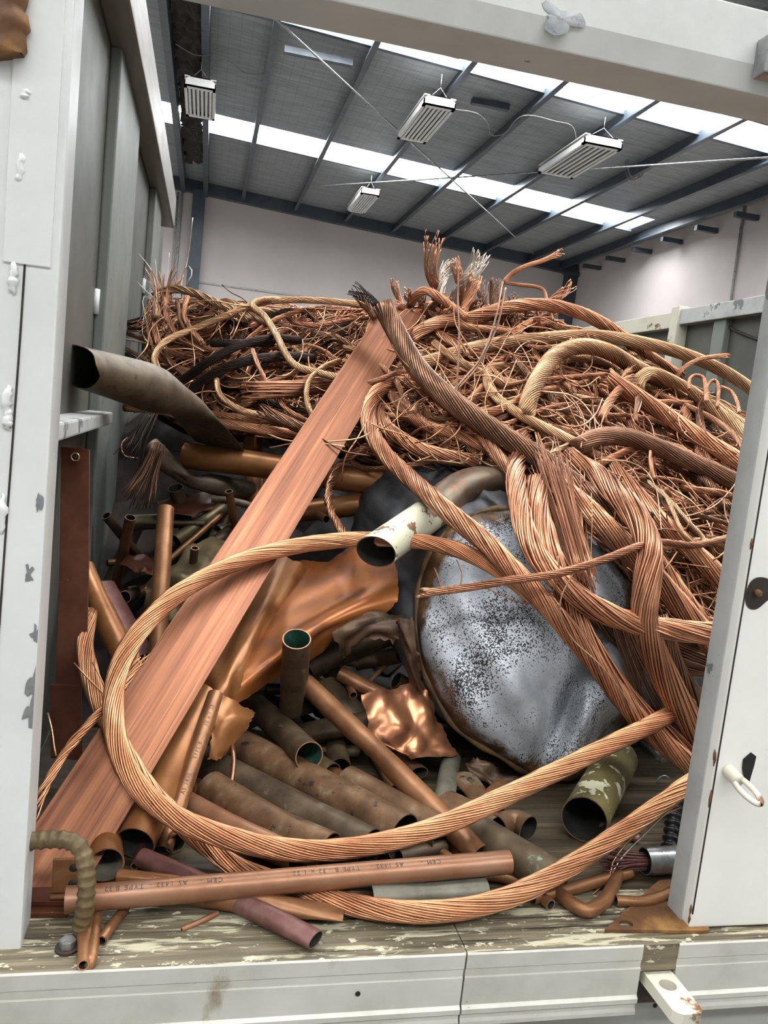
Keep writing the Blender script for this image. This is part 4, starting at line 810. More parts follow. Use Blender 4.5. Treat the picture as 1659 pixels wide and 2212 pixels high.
sheet('curled copper offcut among the cables at the upper left', [[(405, 660, 1.30), (445, 670, 1.27), (485, 690, 1.25)], [(400, 690, 1.27), (440, 705, 1.24), (500, 715, 1.22)], [(410, 725, 1.25), (450, 735, 1.22), (520, 735, 1.20)]], 'strip', crumple=.006)
for lab, c, s in (('copper angle with two holes behind the rebar hook', (144, 1893, .058), 1.0),):
    o = P(*c); m = MB(); w, h = .028, .036
    m.box((o[0] - w / 2, o[1], o[2] - h / 2), (o[0] + w / 2, o[1] + .004, o[2] + h / 2)); m.box((o[0] - w / 2, o[1] - .006, o[2] - h / 2 - .003), (o[0] + w / 2, o[1] + .004, o[2] - h / 2))
    br = m.build('copper_bracket', 'pipe_brown', smooth=False, bevel=.0008); tag(br, lab, 'copper bracket'); m = MB()
    for dz in (.009, -.008): m.tube([(o[0] + .006, o[1] - .0006, o[2] + dz), (o[0] + .006, o[1] - .0003, o[2] + dz), (o[0] + .006, o[1] + .001, o[2] + dz)], .0042, 14)
    m.build('bolt_hole', 'in_dark', br)
o = P(95, 1968, .055); m = MB(); m.box((o[0] - .022, o[1] - .01, 0), (o[0] + .024, o[1] + .03, .006)); m.box((o[0] - .02, o[1], .006), (o[0] + .02, o[1] + .025, .012)); tag(m.build('copper_lug', 'strip', smooth=False, bevel=.001), 'small red copper lug lying by the foot of the left post', 'copper lug')
# right hand dark corner: motor bits, braided end, corrugated hose
bq = lift(A([(1300, 1862, .16), (1345, 1862, .165), (1392, 1860, .17)]), .019); br = empty('braided_connector', bq[2], 'maroon wire brush end with a crimped silver sleeve by the door', 'connector')
m = MB(); g = np.random.default_rng(8); fan(m, bq[2], bq[0], 60, .010, .020, .0009, g); m.build('wire_bristles', 'pipe_maroon', br)
pipe_mesh([bq[2], *lift([P(1425, 1859, .174), P(1462, 1856, .178)], .019)], .0165, r_of=lambda u: 1 + .03 * math.sin(u * 32)).build('crimped_sleeve', ['zinc', 'in_dark', 'zinc'], br)
m = MB(); hq = spline(A([(1462, 1730, .18), (1452, 1800, .15), (1443, 1870, .12), (1440, 1935, .085)]), .0022); m.tube(hq, .010 + .0022 * np.sin(np.arange(len(hq)) * 1.3), 14); tag(m.build('corrugated_hose', 'rubber'), 'black corrugated hose running down beside the door edge', 'hose')
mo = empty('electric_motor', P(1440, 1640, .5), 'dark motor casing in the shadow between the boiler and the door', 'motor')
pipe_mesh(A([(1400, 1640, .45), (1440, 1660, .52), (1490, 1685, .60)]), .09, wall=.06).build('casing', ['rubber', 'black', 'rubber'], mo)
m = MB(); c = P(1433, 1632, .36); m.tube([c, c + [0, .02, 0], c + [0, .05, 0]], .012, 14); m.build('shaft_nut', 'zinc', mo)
m = MB(); c = P(1433, 1690, .34); t = np.linspace(.6, 6.0, 30); m.tube(np.stack([c[0] + .011 * np.cos(t), np.full(30, c[1]), c[2] + .011 * np.sin(t)], 1), .0012, 6); m.build('hook_ring', 'zinc', mo)

# ================================================================ CABLES traced one by one
def cb(label, pts, w, mat='wire', **kw):
    q = pts if isinstance(pts[0], np.ndarray) else S(pts); k = len(q) // 2; r = rad(w, q[k])
    return cable(label, lift(q, r), r, mat, **kw)
cb('thick brown cable with a blunt cut end jutting up in front of the long bar', S([(824, 655, -.22), (850, 705, -.20), (895, 785, -.17), (950, 845, -.14), (1015, 895, -.11), (1090, 945, -.09), (1165, 990, -.07), (1235, 1045, -.06), (1300, 1095, -.05), (1350, 1140, -.03)]), 50, 'wire_brown', n=26, pitch=.34, fray0=(.02, .12))
cb('long cable looping beside the long bar then running over the boiler to the door', S([(905, 800, -.03), (865, 818, -.05), (820, 842, -.07), (795, 885, -.08), (803, 935, -.09), (835, 985, -.12)]) + A([(880, 1028, .58), (940, 1082, .47), (1000, 1132, .41), (1060, 1182, .36), (1120, 1242, .325), (1180, 1305, .30), (1240, 1375, .285), (1300, 1450, .27), (1365, 1535, .255), (1430, 1602, .24), (1500, 1660, .225), (1570, 1715, .21)]), 45, n=24, loose=.05, pitch=.30)
cb('thick cable forming the big loop over the long bar and the pipes', A([(1180, 1312, .325), (1090, 1240, .355), (1000, 1192, .395), (905, 1170, .44), (780, 1165, .48), (690, 1172, .475), (600, 1188, .455), (500, 1220, .40), (400, 1272, .33), (320, 1342, .27), (270, 1412, .235), (248, 1482, .205), (246, 1560, .165), (264, 1640, .135), (308, 1710, .112), (380, 1766, .098), (460, 1800, .090), (560, 1826, .086), (660, 1838, .086), (760, 1832, .088), (860, 1812, .094), (960, 1780, .104), (1060, 1735, .122), (1170, 1682, .150), (1290, 1622, .185), (1400, 1568, .23), (1490, 1520, .28)]), 48, 'wire_bright', n=26, pitch=.36, loose=.03)
cb('thick cable lying lowest along the sill and rising to the door', A([(192, 1325, .40), (184, 1400, .335), (205, 1490, .27), (250, 1590, .215), (310, 1690, .175), (375, 1762, .148), (445, 1825, .135), (520, 1878, .125), (600, 1908, .11), (690, 1938, .062), (800, 1962, .022), (900, 1971, .008), (1000, 1963, .010), (1090, 1940, .022), (1180, 1900, .038), (1270, 1846, .062), (1350, 1792, .088), (1420, 1742, .112), (1490, 1692, .138), (1560, 1640, .18)]), 47, 'wire_bright', n=24, pitch=.34, loose=.05)
cb('slim frayed cable crossing the lower end of the long bar', A([(68, 1775, .10), (90, 1715, .12), (125, 1650, .145), (165, 1595, .165), (200, 1555, .18), (240, 1515, .20), (280, 1460, .225), (312, 1408, .25)]), 19, 'wire_bright', n=10, loose=.15, fray0=(.05, .5), fray1=(.06, .8))
cb('slim cable with a frayed tip lying across the boiler face', A([(897, 1282, .335), (960, 1276, .325), (1030, 1266, .305), (1110, 1252, .28), (1200, 1240, .265), (1300, 1210, .28), (1380, 1180, .30), (1430, 1172, .33), (1500, 1178, .36), (1580, 1160, .40)]), 18, n=10, pitch=.10, fray0=(.04, .5))
cb('loosely twisted cable sagging over the right of the boiler to the door', S([(1130, 945, -.03), (1118, 985, -.06)]) + A([(1114, 1035, .52), (1126, 1115, .41), (1158, 1195, .335), (1210, 1258, .30), (1285, 1312, .28), (1370, 1347, .27), (1460, 1363, .26), (1550, 1370, .25), (1640, 1372, .24)]), 48, n=24, pitch=.42, loose=.10)
cb('spread out strand bundle falling past the boiler to the lower right', A([(1160, 1040, .53), (1165, 1110, .43), (1185, 1185, .355), (1215, 1255, .325), (1245, 1340, .30), (1295, 1430, .275), (1360, 1515, .265), (1430, 1585, .255), (1510, 1655, .24), (1590, 1720, .23)]), 50, n=26, pitch=.60, loose=.14)
cb('thick bundle bulging in an S shape at the right of the boiler', S([(1225, 985, -.06), (1290, 1030, -.08)]) + A([(1350, 1085, .40), (1390, 1140, .34), (1406, 1195, .30), (1398, 1260, .28), (1392, 1330, .27), (1410, 1400, .265), (1440, 1470, .26), (1485, 1550, .25), (1530, 1620, .24)]), 58, n=28, pitch=.6, loose=.08)
cb('straight thick cable running down right from the strand fan', S([(1200, 1040, -.06), (1290, 1120, -.09), (1370, 1200, -.10), (1440, 1275, -.10), (1500, 1345, -.10), (1570, 1430, -.10)]), 50, n=26, pitch=.5, loose=.04)
cb('second straight cable running down right behind the S shaped bundle', S([(1310, 1000, -.02), (1370, 1065, -.03), (1430, 1130, -.04), (1490, 1185, -.05), (1570, 1260, -.05)]), 42, n=24, pitch=.5, loose=.05)
cb('cable slanting right just below the strand fan', S([(1400, 1190, -.07), (1450, 1260, -.07), (1500, 1330, -.07), (1540, 1385, -.06)]), 46, n=24, loose=.06)
cb('dark cable low at the right running behind the sagging cable', A([(1280, 1310, .40), (1350, 1370, .40), (1430, 1400, .39), (1530, 1415, .38), (1620, 1420, .37)]), 60, 'wire_brown', n=28, pitch=.5, loose=.04)
cb('second dark cable low at the right under the sagging cable', A([(1300, 1340, .44), (1380, 1410, .44), (1460, 1435, .43), (1560, 1440, .42)]), 44, 'wire_brown', n=24, pitch=.5)
cb('cable end running down to the door below the S shaped bundle', A([(1420, 1330, .35), (1450, 1420, .33), (1490, 1500, .32), (1540, 1580, .31)]), 44, 'wire_brown', n=22, loose=.08)
cb('pale hooked cable arching over the right of the heap', S([(1135, 905, -.05), (1142, 865, -.08), (1165, 815, -.10), (1200, 768, -.11), (1255, 748, -.11), (1315, 760, -.09), (1375, 795, -.06), (1450, 832, -.04), (1540, 880, -.03), (1640, 945, -.02)]), 36, 'wire_pale', n=22, pitch=.20)
cb('long cable arching highest along the top right of the heap', S([(885, 740, .0), (905, 716, -.02), (955, 694, -.04), (1010, 688, -.05), (1065, 672, -.07), (1120, 660, -.08), (1185, 659, -.09), (1250, 674, -.08), (1310, 704, -.06), (1365, 742, -.04), (1410, 775, -.01), (1470, 815, .02)]), 28, n=18, pitch=.30, loose=.05)
cb('long smooth cable arching out in front of the right wall', S([(870, 800, .0), (940, 776, -.02), (1040, 748, -.03), (1130, 735, -.03), (1205, 728, -.05), (1280, 725, -.06), (1360, 735, -.08), (1440, 753, -.09), (1505, 775, -.09), (1565, 803, -.08), (1620, 838, -.06), (1680, 880, -.04)]), 28, 'wire_pale', n=20, pitch=.34)
cb('thick cable with a cut end in the middle of the right slope', S([(1306, 815, -.09), (1350, 842, -.08), (1420, 884, -.06), (1490, 932, -.05), (1560, 975, -.04), (1660, 1030, -.03)]), 38, n=22, fray0=(.03, .3), pitch=.4, loose=.04)
cb('grey headed cable curling over near the top of the right slope', S([(1378, 850, -.02), (1380, 822, -.06), (1402, 806, -.09), (1440, 818, -.07), (1500, 852, -.05), (1560, 898, -.04), (1650, 975, -.03)]), 30, 'wire_pale', n=20)
cb('broad smooth cable crossing the middle of the right slope', S([(1242, 970, -.05), (1290, 946, -.08), (1350, 944, -.09), (1430, 970, -.08), (1500, 1000, -.07), (1570, 1032, -.06), (1660, 1072, -.05)]), 40, 'wire_brown', n=26, pitch=.5)
cb('curled cable dropping from the dark hollow behind the thick brown cable', S([(1085, 790, .0), (1058, 800, -.03), (1053, 830, -.05), (1076, 862, -.06), (1125, 897, -.06), (1180, 925, -.05), (1240, 955, -.04), (1300, 990, -.02)]), 22, 'wire_pale', n=16)
cb('frayed cable dropping from beside the long bar toward the elbow pipe', S([(885, 822, -.07), (925, 845, -.07), (965, 872, -.07), (1012, 905, -.07), (1052, 955, -.07), (1092, 1005, -.07), (1130, 1050, -.06)]), 28, n=20, loose=.06, fray0=(.06, .7))
cb('cable curving down inside the long looping cable', S([(842, 846, -.04), (872, 885, -.05), (920, 920, -.05), (975, 936, -.05), (1050, 966, -.05), (1120, 992, -.04), (1200, 1035, -.02)]), 26, n=18)
cb('second cable curving down inside the long looping cable', S([(838, 838, -.02), (818, 870, -.03), (824, 905, -.05), (850, 935, -.06), (900, 968, -.06), (960, 985, -.05), (1040, 1000, -.03)]), 30, n=20, loose=.12, pitch=.25)
cb('thin knotted cable snaking across the upper part of the long bar', A([(750, 770, .93), (790, 783, .90), (830, 796, .875), (858, 828, .83), (872, 860, .80), (905, 898, .74), (935, 925, .70)]), 13, n=8, pitch=.05)
cb('thin cable hooked over the right edge of the long bar', A([(752, 828, .86), (776, 832, .84), (812, 822, .83), (850, 808, .83), (880, 800, .84)]), 11, n=8)
cb('pale cable sweeping along the top left of the heap to the half flattened tube', S([(345, 808, -.14), (334, 772, -.14), (358, 737, -.13), (420, 710, -.11), (490, 681, -.09), (552, 657, -.07), (620, 648, -.06), (700, 650, -.05), (800, 660, -.04)]), 15, 'wire_pale', n=12)
cb('pale cable bent double and running down the upper left to the long bar', S([(615, 648, -.05), (570, 648, -.08), (546, 660, -.10), (572, 684, -.11), (596, 722, -.12), (616, 762, -.12), (640, 790, -.12), (690, 806, -.11), (740, 818, -.10), (790, 836, -.08)]), 16, 'wire_pale', n=10, pitch=.07)
cb('copper cable running from the half flattened tube under the loose black cable', S([(400, 870, -.06), (440, 892, -.07), (500, 902, -.07), (580, 905, -.06), (650, 900, -.02)]), 20, n=14)
cb('lowest cable running behind the long bar at the left', S([(270, 880, -.02), (340, 885, -.04), (420, 905, -.08), (500, 918, -.09), (580, 930, -.09), (670, 942, -.05), (740, 950, .0)]), 21, n=16)
cb('blackened cable rising to the right across the upper left heap', S([(395, 866, -.07), (440, 822, -.09), (500, 790, -.10), (560, 775, -.10), (620, 770, -.08), (680, 775, -.05)]), 22, 'wire_black', n=18)
cb('second blackened cable rising above the first', S([(385, 828, -.09), (450, 782, -.11), (520, 745, -.11), (590, 731, -.09), (650, 735, -.06)]), 19, 'wire_black', n=16)
cb('short black cable stub with a square cut end at the upper left', S([(456, 742, -.13), (500, 741, -.12), (545, 741, -.10), (590, 742, -.07)]), 17, 'wire_black', n=16)
cb('thin brown cable climbing through the left of the heap', S([(415, 880, -.03), (470, 820, -.05), (530, 770, -.05), (600, 720, -.05)]), 16, 'wire_brown', n=12)
cb('frayed flat bundle of straight strands left of the long bar', S([(520, 846, -.13), (580, 842, -.12), (650, 838, -.09), (710, 828, -.05), (760, 812, .0)]), 36, 'wire', n=30, pitch=1.4, fray0=(.10, .35), loose=.05)
cb('frayed grey brown cable pointing left below the flat bundle', S([(560, 886, -.13), (600, 903, -.12), (650, 925, -.10), (700, 948, -.06)]), 26, 'wire_brown', n=20, fray0=(.05, .5), loose=.06)
cb('curved cable hanging down just left of the long bar', S([(735, 778, -.06), (700, 792, -.10), (668, 822, -.12), (662, 860, -.12), (672, 895, -.11), (690, 930, -.07)]), 13, 'wire_pale', n=8, pitch=.06)
cb('slim smooth cable curving under the blackened cables', S([(468, 820, -.12), (472, 845, -.12), (490, 868, -.12), (530, 888, -.11), (580, 898, -.09)]), 13, 'wire_pale', n=10)
cb('thin cable hanging out of the flat bundle', S([(545, 755, -.13), (558, 790, -.13), (570, 815, -.12), (580, 840, -.10)]), 10, n=7)
cb('thin cable dipping out of the heap below the flat bundle', S([(595, 858, -.09), (625, 888, -.10), (670, 912, -.08)]), 11, n=7)
cb('bright ring of cable hanging below the looping cable by the long bar', S([(800, 962, -.06), (765, 980, -.08), (730, 1010, -.09)]) + A([(710, 1060, .66), (716, 1105, .60), (740, 1150, .55), (755, 1175, .53)]), 17, n=9, pitch=.08, loose=.2)
cb('thin cable looping in the dark hollow below the looping cable', S([(762, 978, .0), (760, 995, -.03), (785, 1010, -.04), (830, 1012, -.05), (900, 1002, -.04), (980, 985, .0)]), 12, n=8)
for lab, px in (('first little cable hoop at the far right, left of the other hoops', [(1489, 842), (1490, 820), (1503, 811), (1520, 818), (1524, 845), (1525, 868)]),
                ('middle little cable hoop at the far right', [(1527, 868), (1528, 835), (1543, 822), (1552, 838), (1550, 880)]),
                ('little braided cable hoop at the far right nearest the door', [(1556, 836), (1578, 845), (1592, 868), (1597, 892)])):
    cb(lab, S([(a, b, -.12) for a, b in px]), 9, n=6, pitch=.04)
cb('thin cable arching outward with a frayed tip near the right wall', S([(1457, 828, -.06), (1470, 802, -.10), (1495, 783, -.12), (1530, 772, -.13), (1575, 768, -.14)]), 10, n=8, fray1=(.04, .8))
cb('cable running across under the hooked pale cable', S([(1090, 832, -.05), (1150, 822, -.06), (1220, 815, -.07), (1310, 808, -.08)]), 10, n=8)
cb('thin loop of cable lying on the lower right slope', S([(1400, 1040, -.06), (1445, 1080, -.07), (1490, 1130, -.08), (1520, 1165, -.08), (1505, 1178, -.08), (1475, 1150, -.08), (1445, 1085, -.07), (1430, 1060, -.05)]), 10, 'wire_pale', n=8, pitch=.05)
# stalks and frayed heads standing up out of the heap
cb('tallest frayed cable head standing up at the top of the heap', S([(958, 665, .0), (945, 628, -.03), (932, 590, -.05), (934, 545, -.06), (940, 498, -.07)]), 22, n=36, pitch=.5, fray1=(0.140, 1.40), loose=.12)
cb('pale frayed cable head leaning right at the top of the heap', S([(975, 660, .0), (988, 625, -.03), (1005, 605, -.05), (1028, 580, -.06), (1044, 546, -.07)]), 18, 'wire_white', n=28, pitch=.4, fray1=(0.112, 1.80), loose=.12)
cb('short reddish frayed head between the two tall frayed heads', S([(1002, 668, .0), (998, 630, -.03), (988, 590, -.05), (975, 562, -.06)]), 16, n=28, fray1=(0.070, 1.20), loose=.1)
cb('frayed head leaning right in front of the pale frayed head', S([(995, 690, -.02), (1010, 650, -.05), (1024, 610, -.07), (1032, 592, -.08)]), 20, n=32, fray1=(0.070, 1.00), loose=.1)
cb('dark grey curl of wires below the tallest frayed head', S([(950, 645, -.04), (955, 615, -.05), (962, 585, -.04), (970, 570, -.03)]), 16, 'wire_white', n=20, loose=.25, fray1=(0.084, 1.20))
cb('bent over cable head with a pale tip at the top of the heap', S([(885, 662, -.02), (898, 640, -.05), (918, 628, -.07), (945, 640, -.08), (975, 662, -.08), (1010, 690, -.06)]), 18, n=28, loose=.08)
cb('small frayed head just behind the top of the long bar', S([(872, 672, .06), (862, 645, .05), (854, 622, .04), (852, 600, .03)]), 12, n=18, fray1=(0.056, 1.60))
cb('brown frayed head at the upper right of the frayed heads', S([(1070, 690, -.02), (1066, 655, -.04), (1070, 625, -.05), (1074, 602, -.06)]), 16, 'wire_brown', n=24, fray1=(0.070, 1.60), loose=.12)
cb('short brown frayed head behind the arching top cable', S([(1055, 690, .02), (1046, 660, .01), (1042, 635, .0), (1036, 615, .0)]), 16, 'wire_brown', n=24, fray1=(0.070, 1.80), loose=.12)
cb('slim cable leaning far out with a frayed tip against the dark roof beam', S([(1088, 610, -.05), (1105, 592, -.06), (1135, 575, -.08), (1175, 562, -.09), (1216, 543, -.10)]), 10, n=16, fray1=(0.042, 1.40))
cb('slim cable bent square beside the arching top cable', S([(1088, 610, -.05), (1120, 615, -.05), (1160, 620, -.05), (1176, 630, -.05), (1182, 655, -.05), (1192, 685, -.04), (1206, 720, -.03)]), 8, n=12)
cb('frayed tip pointing up right against the corner column', S([(1160, 675, -.02), (1185, 655, -.04), (1212, 635, -.06), (1240, 612, -.08)]), 13, n=20, fray1=(0.098, 1.60), loose=.1)
cb('frayed stub lying on top of the arching top cable', S([(1110, 720, -.04), (1140, 700, -.06), (1170, 690, -.07), (1185, 682, -.08)]), 14, n=20, fray1=(0.056, 1.60))
cb('dark frayed stub just left of the top of the long bar', S([(828, 672, -.10), (805, 652, -.11), (782, 636, -.12), (760, 620, -.13)]), 20, 'wire_black', n=28, fray1=(0.070, 1.00))
cb('second dark frayed stub left of the top of the long bar', S([(812, 690, -.10), (795, 665, -.11), (775, 640, -.12)]), 14, 'wire_brown', n=20, fray1=(0.070, 1.20))
cb('small upright braided stub on the right slope', S([(1372, 912, -.06), (1374, 890, -.08), (1376, 868, -.09), (1378, 856, -.09)]), 11, 'wire_brown', n=16, fray1=(0.028, 0.80))
cb('frayed head fanning out on the right slope', S([(1300, 905, -.05), (1310, 880, -.07), (1330, 850, -.08), (1368, 800, -.10)]), 18, n=28, fray1=(0.126, 2.00), loose=.1)
cb('short cable tip dropping down the lower right slope', S([(1405, 975, -.08), (1405, 995, -.08), (1408, 1015, -.07), (1412, 1035, -.05)]), 9, n=12, pitch=.04)
# coils at the far upper left
for i, (lab, px, w) in enumerate([
    ('outermost cable coiling round the upper left corner of the heap', [(325, 650), (332, 700), (345, 745), (380, 765), (440, 765)], 15),
    ('cable arching over the upper left corner of the heap', [(338, 690), (336, 650), (352, 630), (390, 626), (435, 640), (490, 665), (540, 690)], 17),
    ('cable falling in a curve from the upper left corner', [(355, 640), (362, 690), (390, 730), (430, 750), (500, 760)], 13),
    ('inner cable of the upper left coil', [(385, 650), (392, 690), (410, 720), (440, 745)], 14),
    ('bright upright cable in the upper left coil', [(405, 640), (398, 680), (412, 710), (436, 738)], 11),
    ('cable bundle crossing the top of the upper left coil', [(330, 640), (372, 622), (420, 632), (470, 655), (520, 672), (580, 700)], 14),
    ('low cable of the upper left coil by the steel stiffener', [(330, 760), (360, 780), (400, 800), (450, 800)], 14),
    ('brown cable dipping below the upper left coil', [(340, 745), (375, 790), (420, 815), (470, 800)], 14)]):
    cb(lab, S([(a, b, -.06 - .012 * (i % 5)) for a, b in px]), w, ['wire', 'wire_pale', 'wire', 'wire_brown'][i % 4], n=12, loose=.12)
cb('flat strand bundle under the short black stub', S([(400, 770, -.05), (470, 755, -.06), (540, 748, -.06), (610, 750, -.04)]), 16, n=14, loose=.1)

# brooms of loose straight wires
def broom(label, base, tip, n, s0, s1, r, mat='wire', **kw):
    _seed[0] += 1; m = MB(); fan(m, base, tip, n, s0, s1, r, np.random.default_rng(_seed[0]), **kw); return tag(m.build('frayed_wire_bundle', mat), label, 'wire bundle')
broom('fan of stiff straight wires hanging down in front of the boiler', P(1262, 1262, .29), P(1172, 955, YS(1172, 955) - .10), 64, .022, .030, .0009, 'wire', bend=.10)
broom('sparse fan of long wires beside the stiff wire fan', P(1275, 1290, .29), P(1232, 985, YS(1232, 985) - .10), 16, .012, .024, .0009, 'wire', bend=.12)
broom('spray of fine wires drooping in the dark left hollow', P(345, 960, .80), P(290, 1100, .76), 34, .012, .034, .0009, 'wire_brown', bend=.2)
broom('spray of dark wires behind the half flattened tube', P(330, 890, .86), P(268, 1010, .80), 20, .012, .03, .0009, 'wire_black', bend=.3)
broom('tuft of fine wires sprouting at the top left corner', P(352, 655, YS(352, 655) - .06), P(355, 590, YS(352, 600) - .06), 40, .022, .05, .0008, 'wire', bend=.3)
broom('loose reddish wires curling over the upper left coil', P(345, 665, YS(345, 665) - .08), P(330, 720, YS(335, 720) - .10), 26, .03, .045, .0008, 'wire_brown', bend=.5)
broom('frayed strands ending under the sagging cable at the right', P(1330, 1330, .31), P(1420, 1560, .28), 26, .010, .022, .0010, 'wire_brown', bend=.15)
# loose wires traced one by one
def lw(label, pts, w=4, mat='wire_brown'): return wire(label, pts, rad(w, pts[len(pts) // 2]), mat)
lw('straight dark wire standing upright right of the thick brown cable', S([(990, 572, -.20), (989, 650, -.20), (992, 730, -.18), (986, 850, -.14)]), 5)
lw('dark wire leaning left from the upper frayed heads', S([(1086, 608, -.16), (1070, 690, -.17), (1040, 770, -.17), (1000, 820, -.15), (975, 850, -.13)]), 5)
lw('second dark wire leaning left from the upper frayed heads', S([(1092, 622, -.15), (1075, 700, -.16), (1035, 785, -.16), (985, 845, -.13)]), 5)
lw('dark wire curving over the long bar beside the thick brown cable', S([(836, 700, -.20), (850, 750, -.19), (880, 790, -.18), (920, 815, -.15)]), 4)
lw('pale wire curling down over the front of the boiler', A([(1270, 1228, .27), (1252, 1222, .27), (1232, 1250, .265), (1212, 1290, .26), (1212, 1335, .255), (1240, 1385, .25), (1290, 1430, .24), (1340, 1490, .23), (1385, 1560, .225), (1402, 1588, .222)]), 4, 'wire_pale')
lw('wire bowing out below the slim cable on the boiler', A([(1205, 1200, .29), (1208, 1240, .285), (1195, 1275, .29), (1165, 1300, .30), (1120, 1300, .32), (1050, 1270, .345)]), 3, 'wire')
lw('upright wire hanging before the shaded side of the boiler', A([(1277, 1065, .40), (1279, 1120, .37), (1277, 1200, .34), (1281, 1275, .32)]), 3, 'wire')
lw('short wire standing up from the middle of the slim cable on the boiler', A([(987, 1210, .36), (998, 1240, .345), (993, 1272, .33)]), 3)
lw('short wire standing nearest the frayed tip of the slim cable on the boiler', A([(938, 1226, .36), (947, 1250, .35), (953, 1274, .34)]), 3)
lw('long bright wire trailing from the front cable onto the sill', A([(1480, 1722, .13), (1440, 1755, .115), (1395, 1800, .10), (1345, 1850, .085), (1318, 1895, .075), (1302, 1940, .055), (1265, 1985, .025), (1210, 2020, .006), (1138, 2068, -.015)]), 5, 'wire_white')
lw('second bright wire crossing the trailing wire over the sill', A([(1470, 1745, .13), (1420, 1768, .11), (1360, 1815, .095), (1325, 1860, .082), (1312, 1900, .072), (1260, 1950, .05), (1220, 1980, .03), (1190, 2008, .015)]), 5, 'wire_pale')
lw('pale wire lying across the long bar', A([(583, 968, .72), (640, 957, .70), (700, 955, .68), (770, 948, .67), (800, 935, .68)]), 4, 'wire_pale')
lw('second pale wire lying across the long bar', A([(578, 938, .74), (620, 952, .71), (690, 957, .68), (745, 965, .66)]), 4, 'wire_pale')
lw('wire curving from the long bar down to the left', A([(795, 905, .72), (770, 950, .68), (745, 990, .66), (738, 1040, .66)]), 4, 'wire')
lw('dark wire crossing the long bar below the frayed grey brown cable', A([(660, 925, .72), (700, 950, .68), (745, 975, .66), (800, 985, .66)]), 4)
lw('wire curling out at the left edge of the heap by the stiffener', A([(275, 945, .85), (262, 960, .82), (270, 985, .80), (300, 990, .80)]), 3, 'wire')
lw('bright wire drooping beside the left copper strip', A([(103, 1540, .24), (112, 1575, .225), (118, 1620, .205), (121, 1632, .20)]), 4, 'wire_pale')
lw('bright wire springing from the slim frayed cable', A([(160, 1432, .26), (185, 1460, .25), (215, 1490, .235), (235, 1510, .22)]), 4, 'wire_bright')
lw('bright wire lying loose against the thick cable by the left strip', A([(200, 1430, .27), (215, 1460, .26), (232, 1500, .235), (242, 1540, .215)]), 4, 'wire_bright')
lw('short wire lying on the dark boards below the boiler', A([(1172, 1820, .175), (1190, 1818, .178), (1210, 1819, .178)]), 3, 'wire_bright')
lw('wire poking from the boards to the mouth of the peeling pipe', A([(1180, 1718, .31), (1195, 1745, .28), (1228, 1762, .25)]), 3, 'wire_pale')
lw('dark wire lying on the boards at the left of the sill', A([(480, 1898, .12), (510, 1950, .075), (560, 1990, .045), (600, 2015, .03)]), 4)
lw('dark twig of wire lying on the timber sill', A([(485, 2038, .008), (520, 2012, .022), (545, 1995, .035)]), 4)
lw('tall pale wire rising against the column at the top left', S([(395, 660, -.06), (392, 610, -.06), (405, 560, -.05), (416, 470, -.05)]), 3, 'wire_white')
lw('pale wire looping by the column at the top left', S([(365, 640, -.06), (390, 600, -.06), (405, 575, -.06), (415, 590, -.06), (402, 615, -.06)]), 3, 'wire_white')
lw('dark wire bowing up over the top left cables', S([(480, 615, .02), (500, 632, .0), (525, 645, -.02), (545, 665, -.03)]), 3)
for i, px in enumerate([[(340, 660), (335, 610), (325, 580), (300, 548)], [(345, 650), (338, 590), (335, 560)], [(358, 650), (362, 590), (366, 545)], [(335, 660), (318, 640), (308, 650), (318, 700)], [(340, 650), (312, 625), (296, 608)], [(330, 670), (312, 680), (308, 720), (320, 740)]]):
    wire('thin wire springing from the tuft at the top left corner', S([(a, b, -.08) for a, b in px]), .0007, 'wire_white', group='thin wires springing from the top left corner')

# ---------------------------------------------------------------- the tangle: many cables that nothing in the photo tells apart
def top_y(x): return float(np.interp(x, [300, 330, 430, 560, 760, 880, 960, 1040, 1120, 1250, 1330, 1450, 1560, 1640], [690, 640, 640, 655, 660, 655, 640, 650, 668, 700, 745, 805, 860, 905]))
def bot_y(x): return float(np.interp(x, [300, 400, 560, 700, 790, 900, 1050, 1130, 1240, 1350, 1430, 1520, 1640], [860, 915, 935, 950, 990, 1005, 1010, 1030, 1110, 1230, 1320, 1390, 1420]))
def tangle(label, group, x0, x1, n, ang, spread, wpx, lay, mats, length, name='copper_cable', isw=False, frac=(0, 1), bend=1.0):
    g = np.random.default_rng(abs(hash(group)) % 1 + len(group) * 131 + n)
    for k in range(n):
        x = g.uniform(x0, x1); f = g.uniform(*frac); y = top_y(x) + (bot_y(x) - top_y(x)) * f
        th = math.radians(ang(x, f) + g.normal(0, spread)); L = g.uniform(*length); cur = g.normal(0, .55) * bend; pts = []; off = g.uniform(*lay); wa = g.uniform(0, 6.28)
        q = 6 if isw else 8
        px, py = x - math.cos(th) * L / 2, y - math.sin(th) * L / 2
        for i in range(q):
            u = i / (q - 1); yy = py; lo, hi = top_y(px) + 4, bot_y(px) - 6
            if yy < lo: yy = lo + (lo - yy) * .25
            if yy > hi: yy = hi - (yy - hi) * .25
            pts.append(P(px, yy, YS(px, yy) + off + .025 * math.sin(u * 5 + wa)))
            t2 = th + cur * (u - .5) * 2 + .25 * math.sin(u * 6 + wa); px += math.cos(t2) * L / (q - 1); py += math.sin(t2) * L / (q - 1)
            px = min(max(px, 316), 1660)
        mt = mats[g.integers(len(mats))]; r = rad(g.uniform(*wpx), pts[q // 2])
        if isw: wire(label, pts, r, mt, group=group, sides=4)
        else:
            nn = 8 if r < .006 else 14
            fr = (.05, g.uniform(.5, 1.2)) if g.uniform() < .45 else None
            cable(label, pts, r, mt, group=group, n=nn, sides=4, loose=g.uniform(.02, .14), fray1=fr, pitch=r * g.uniform(12, 24))
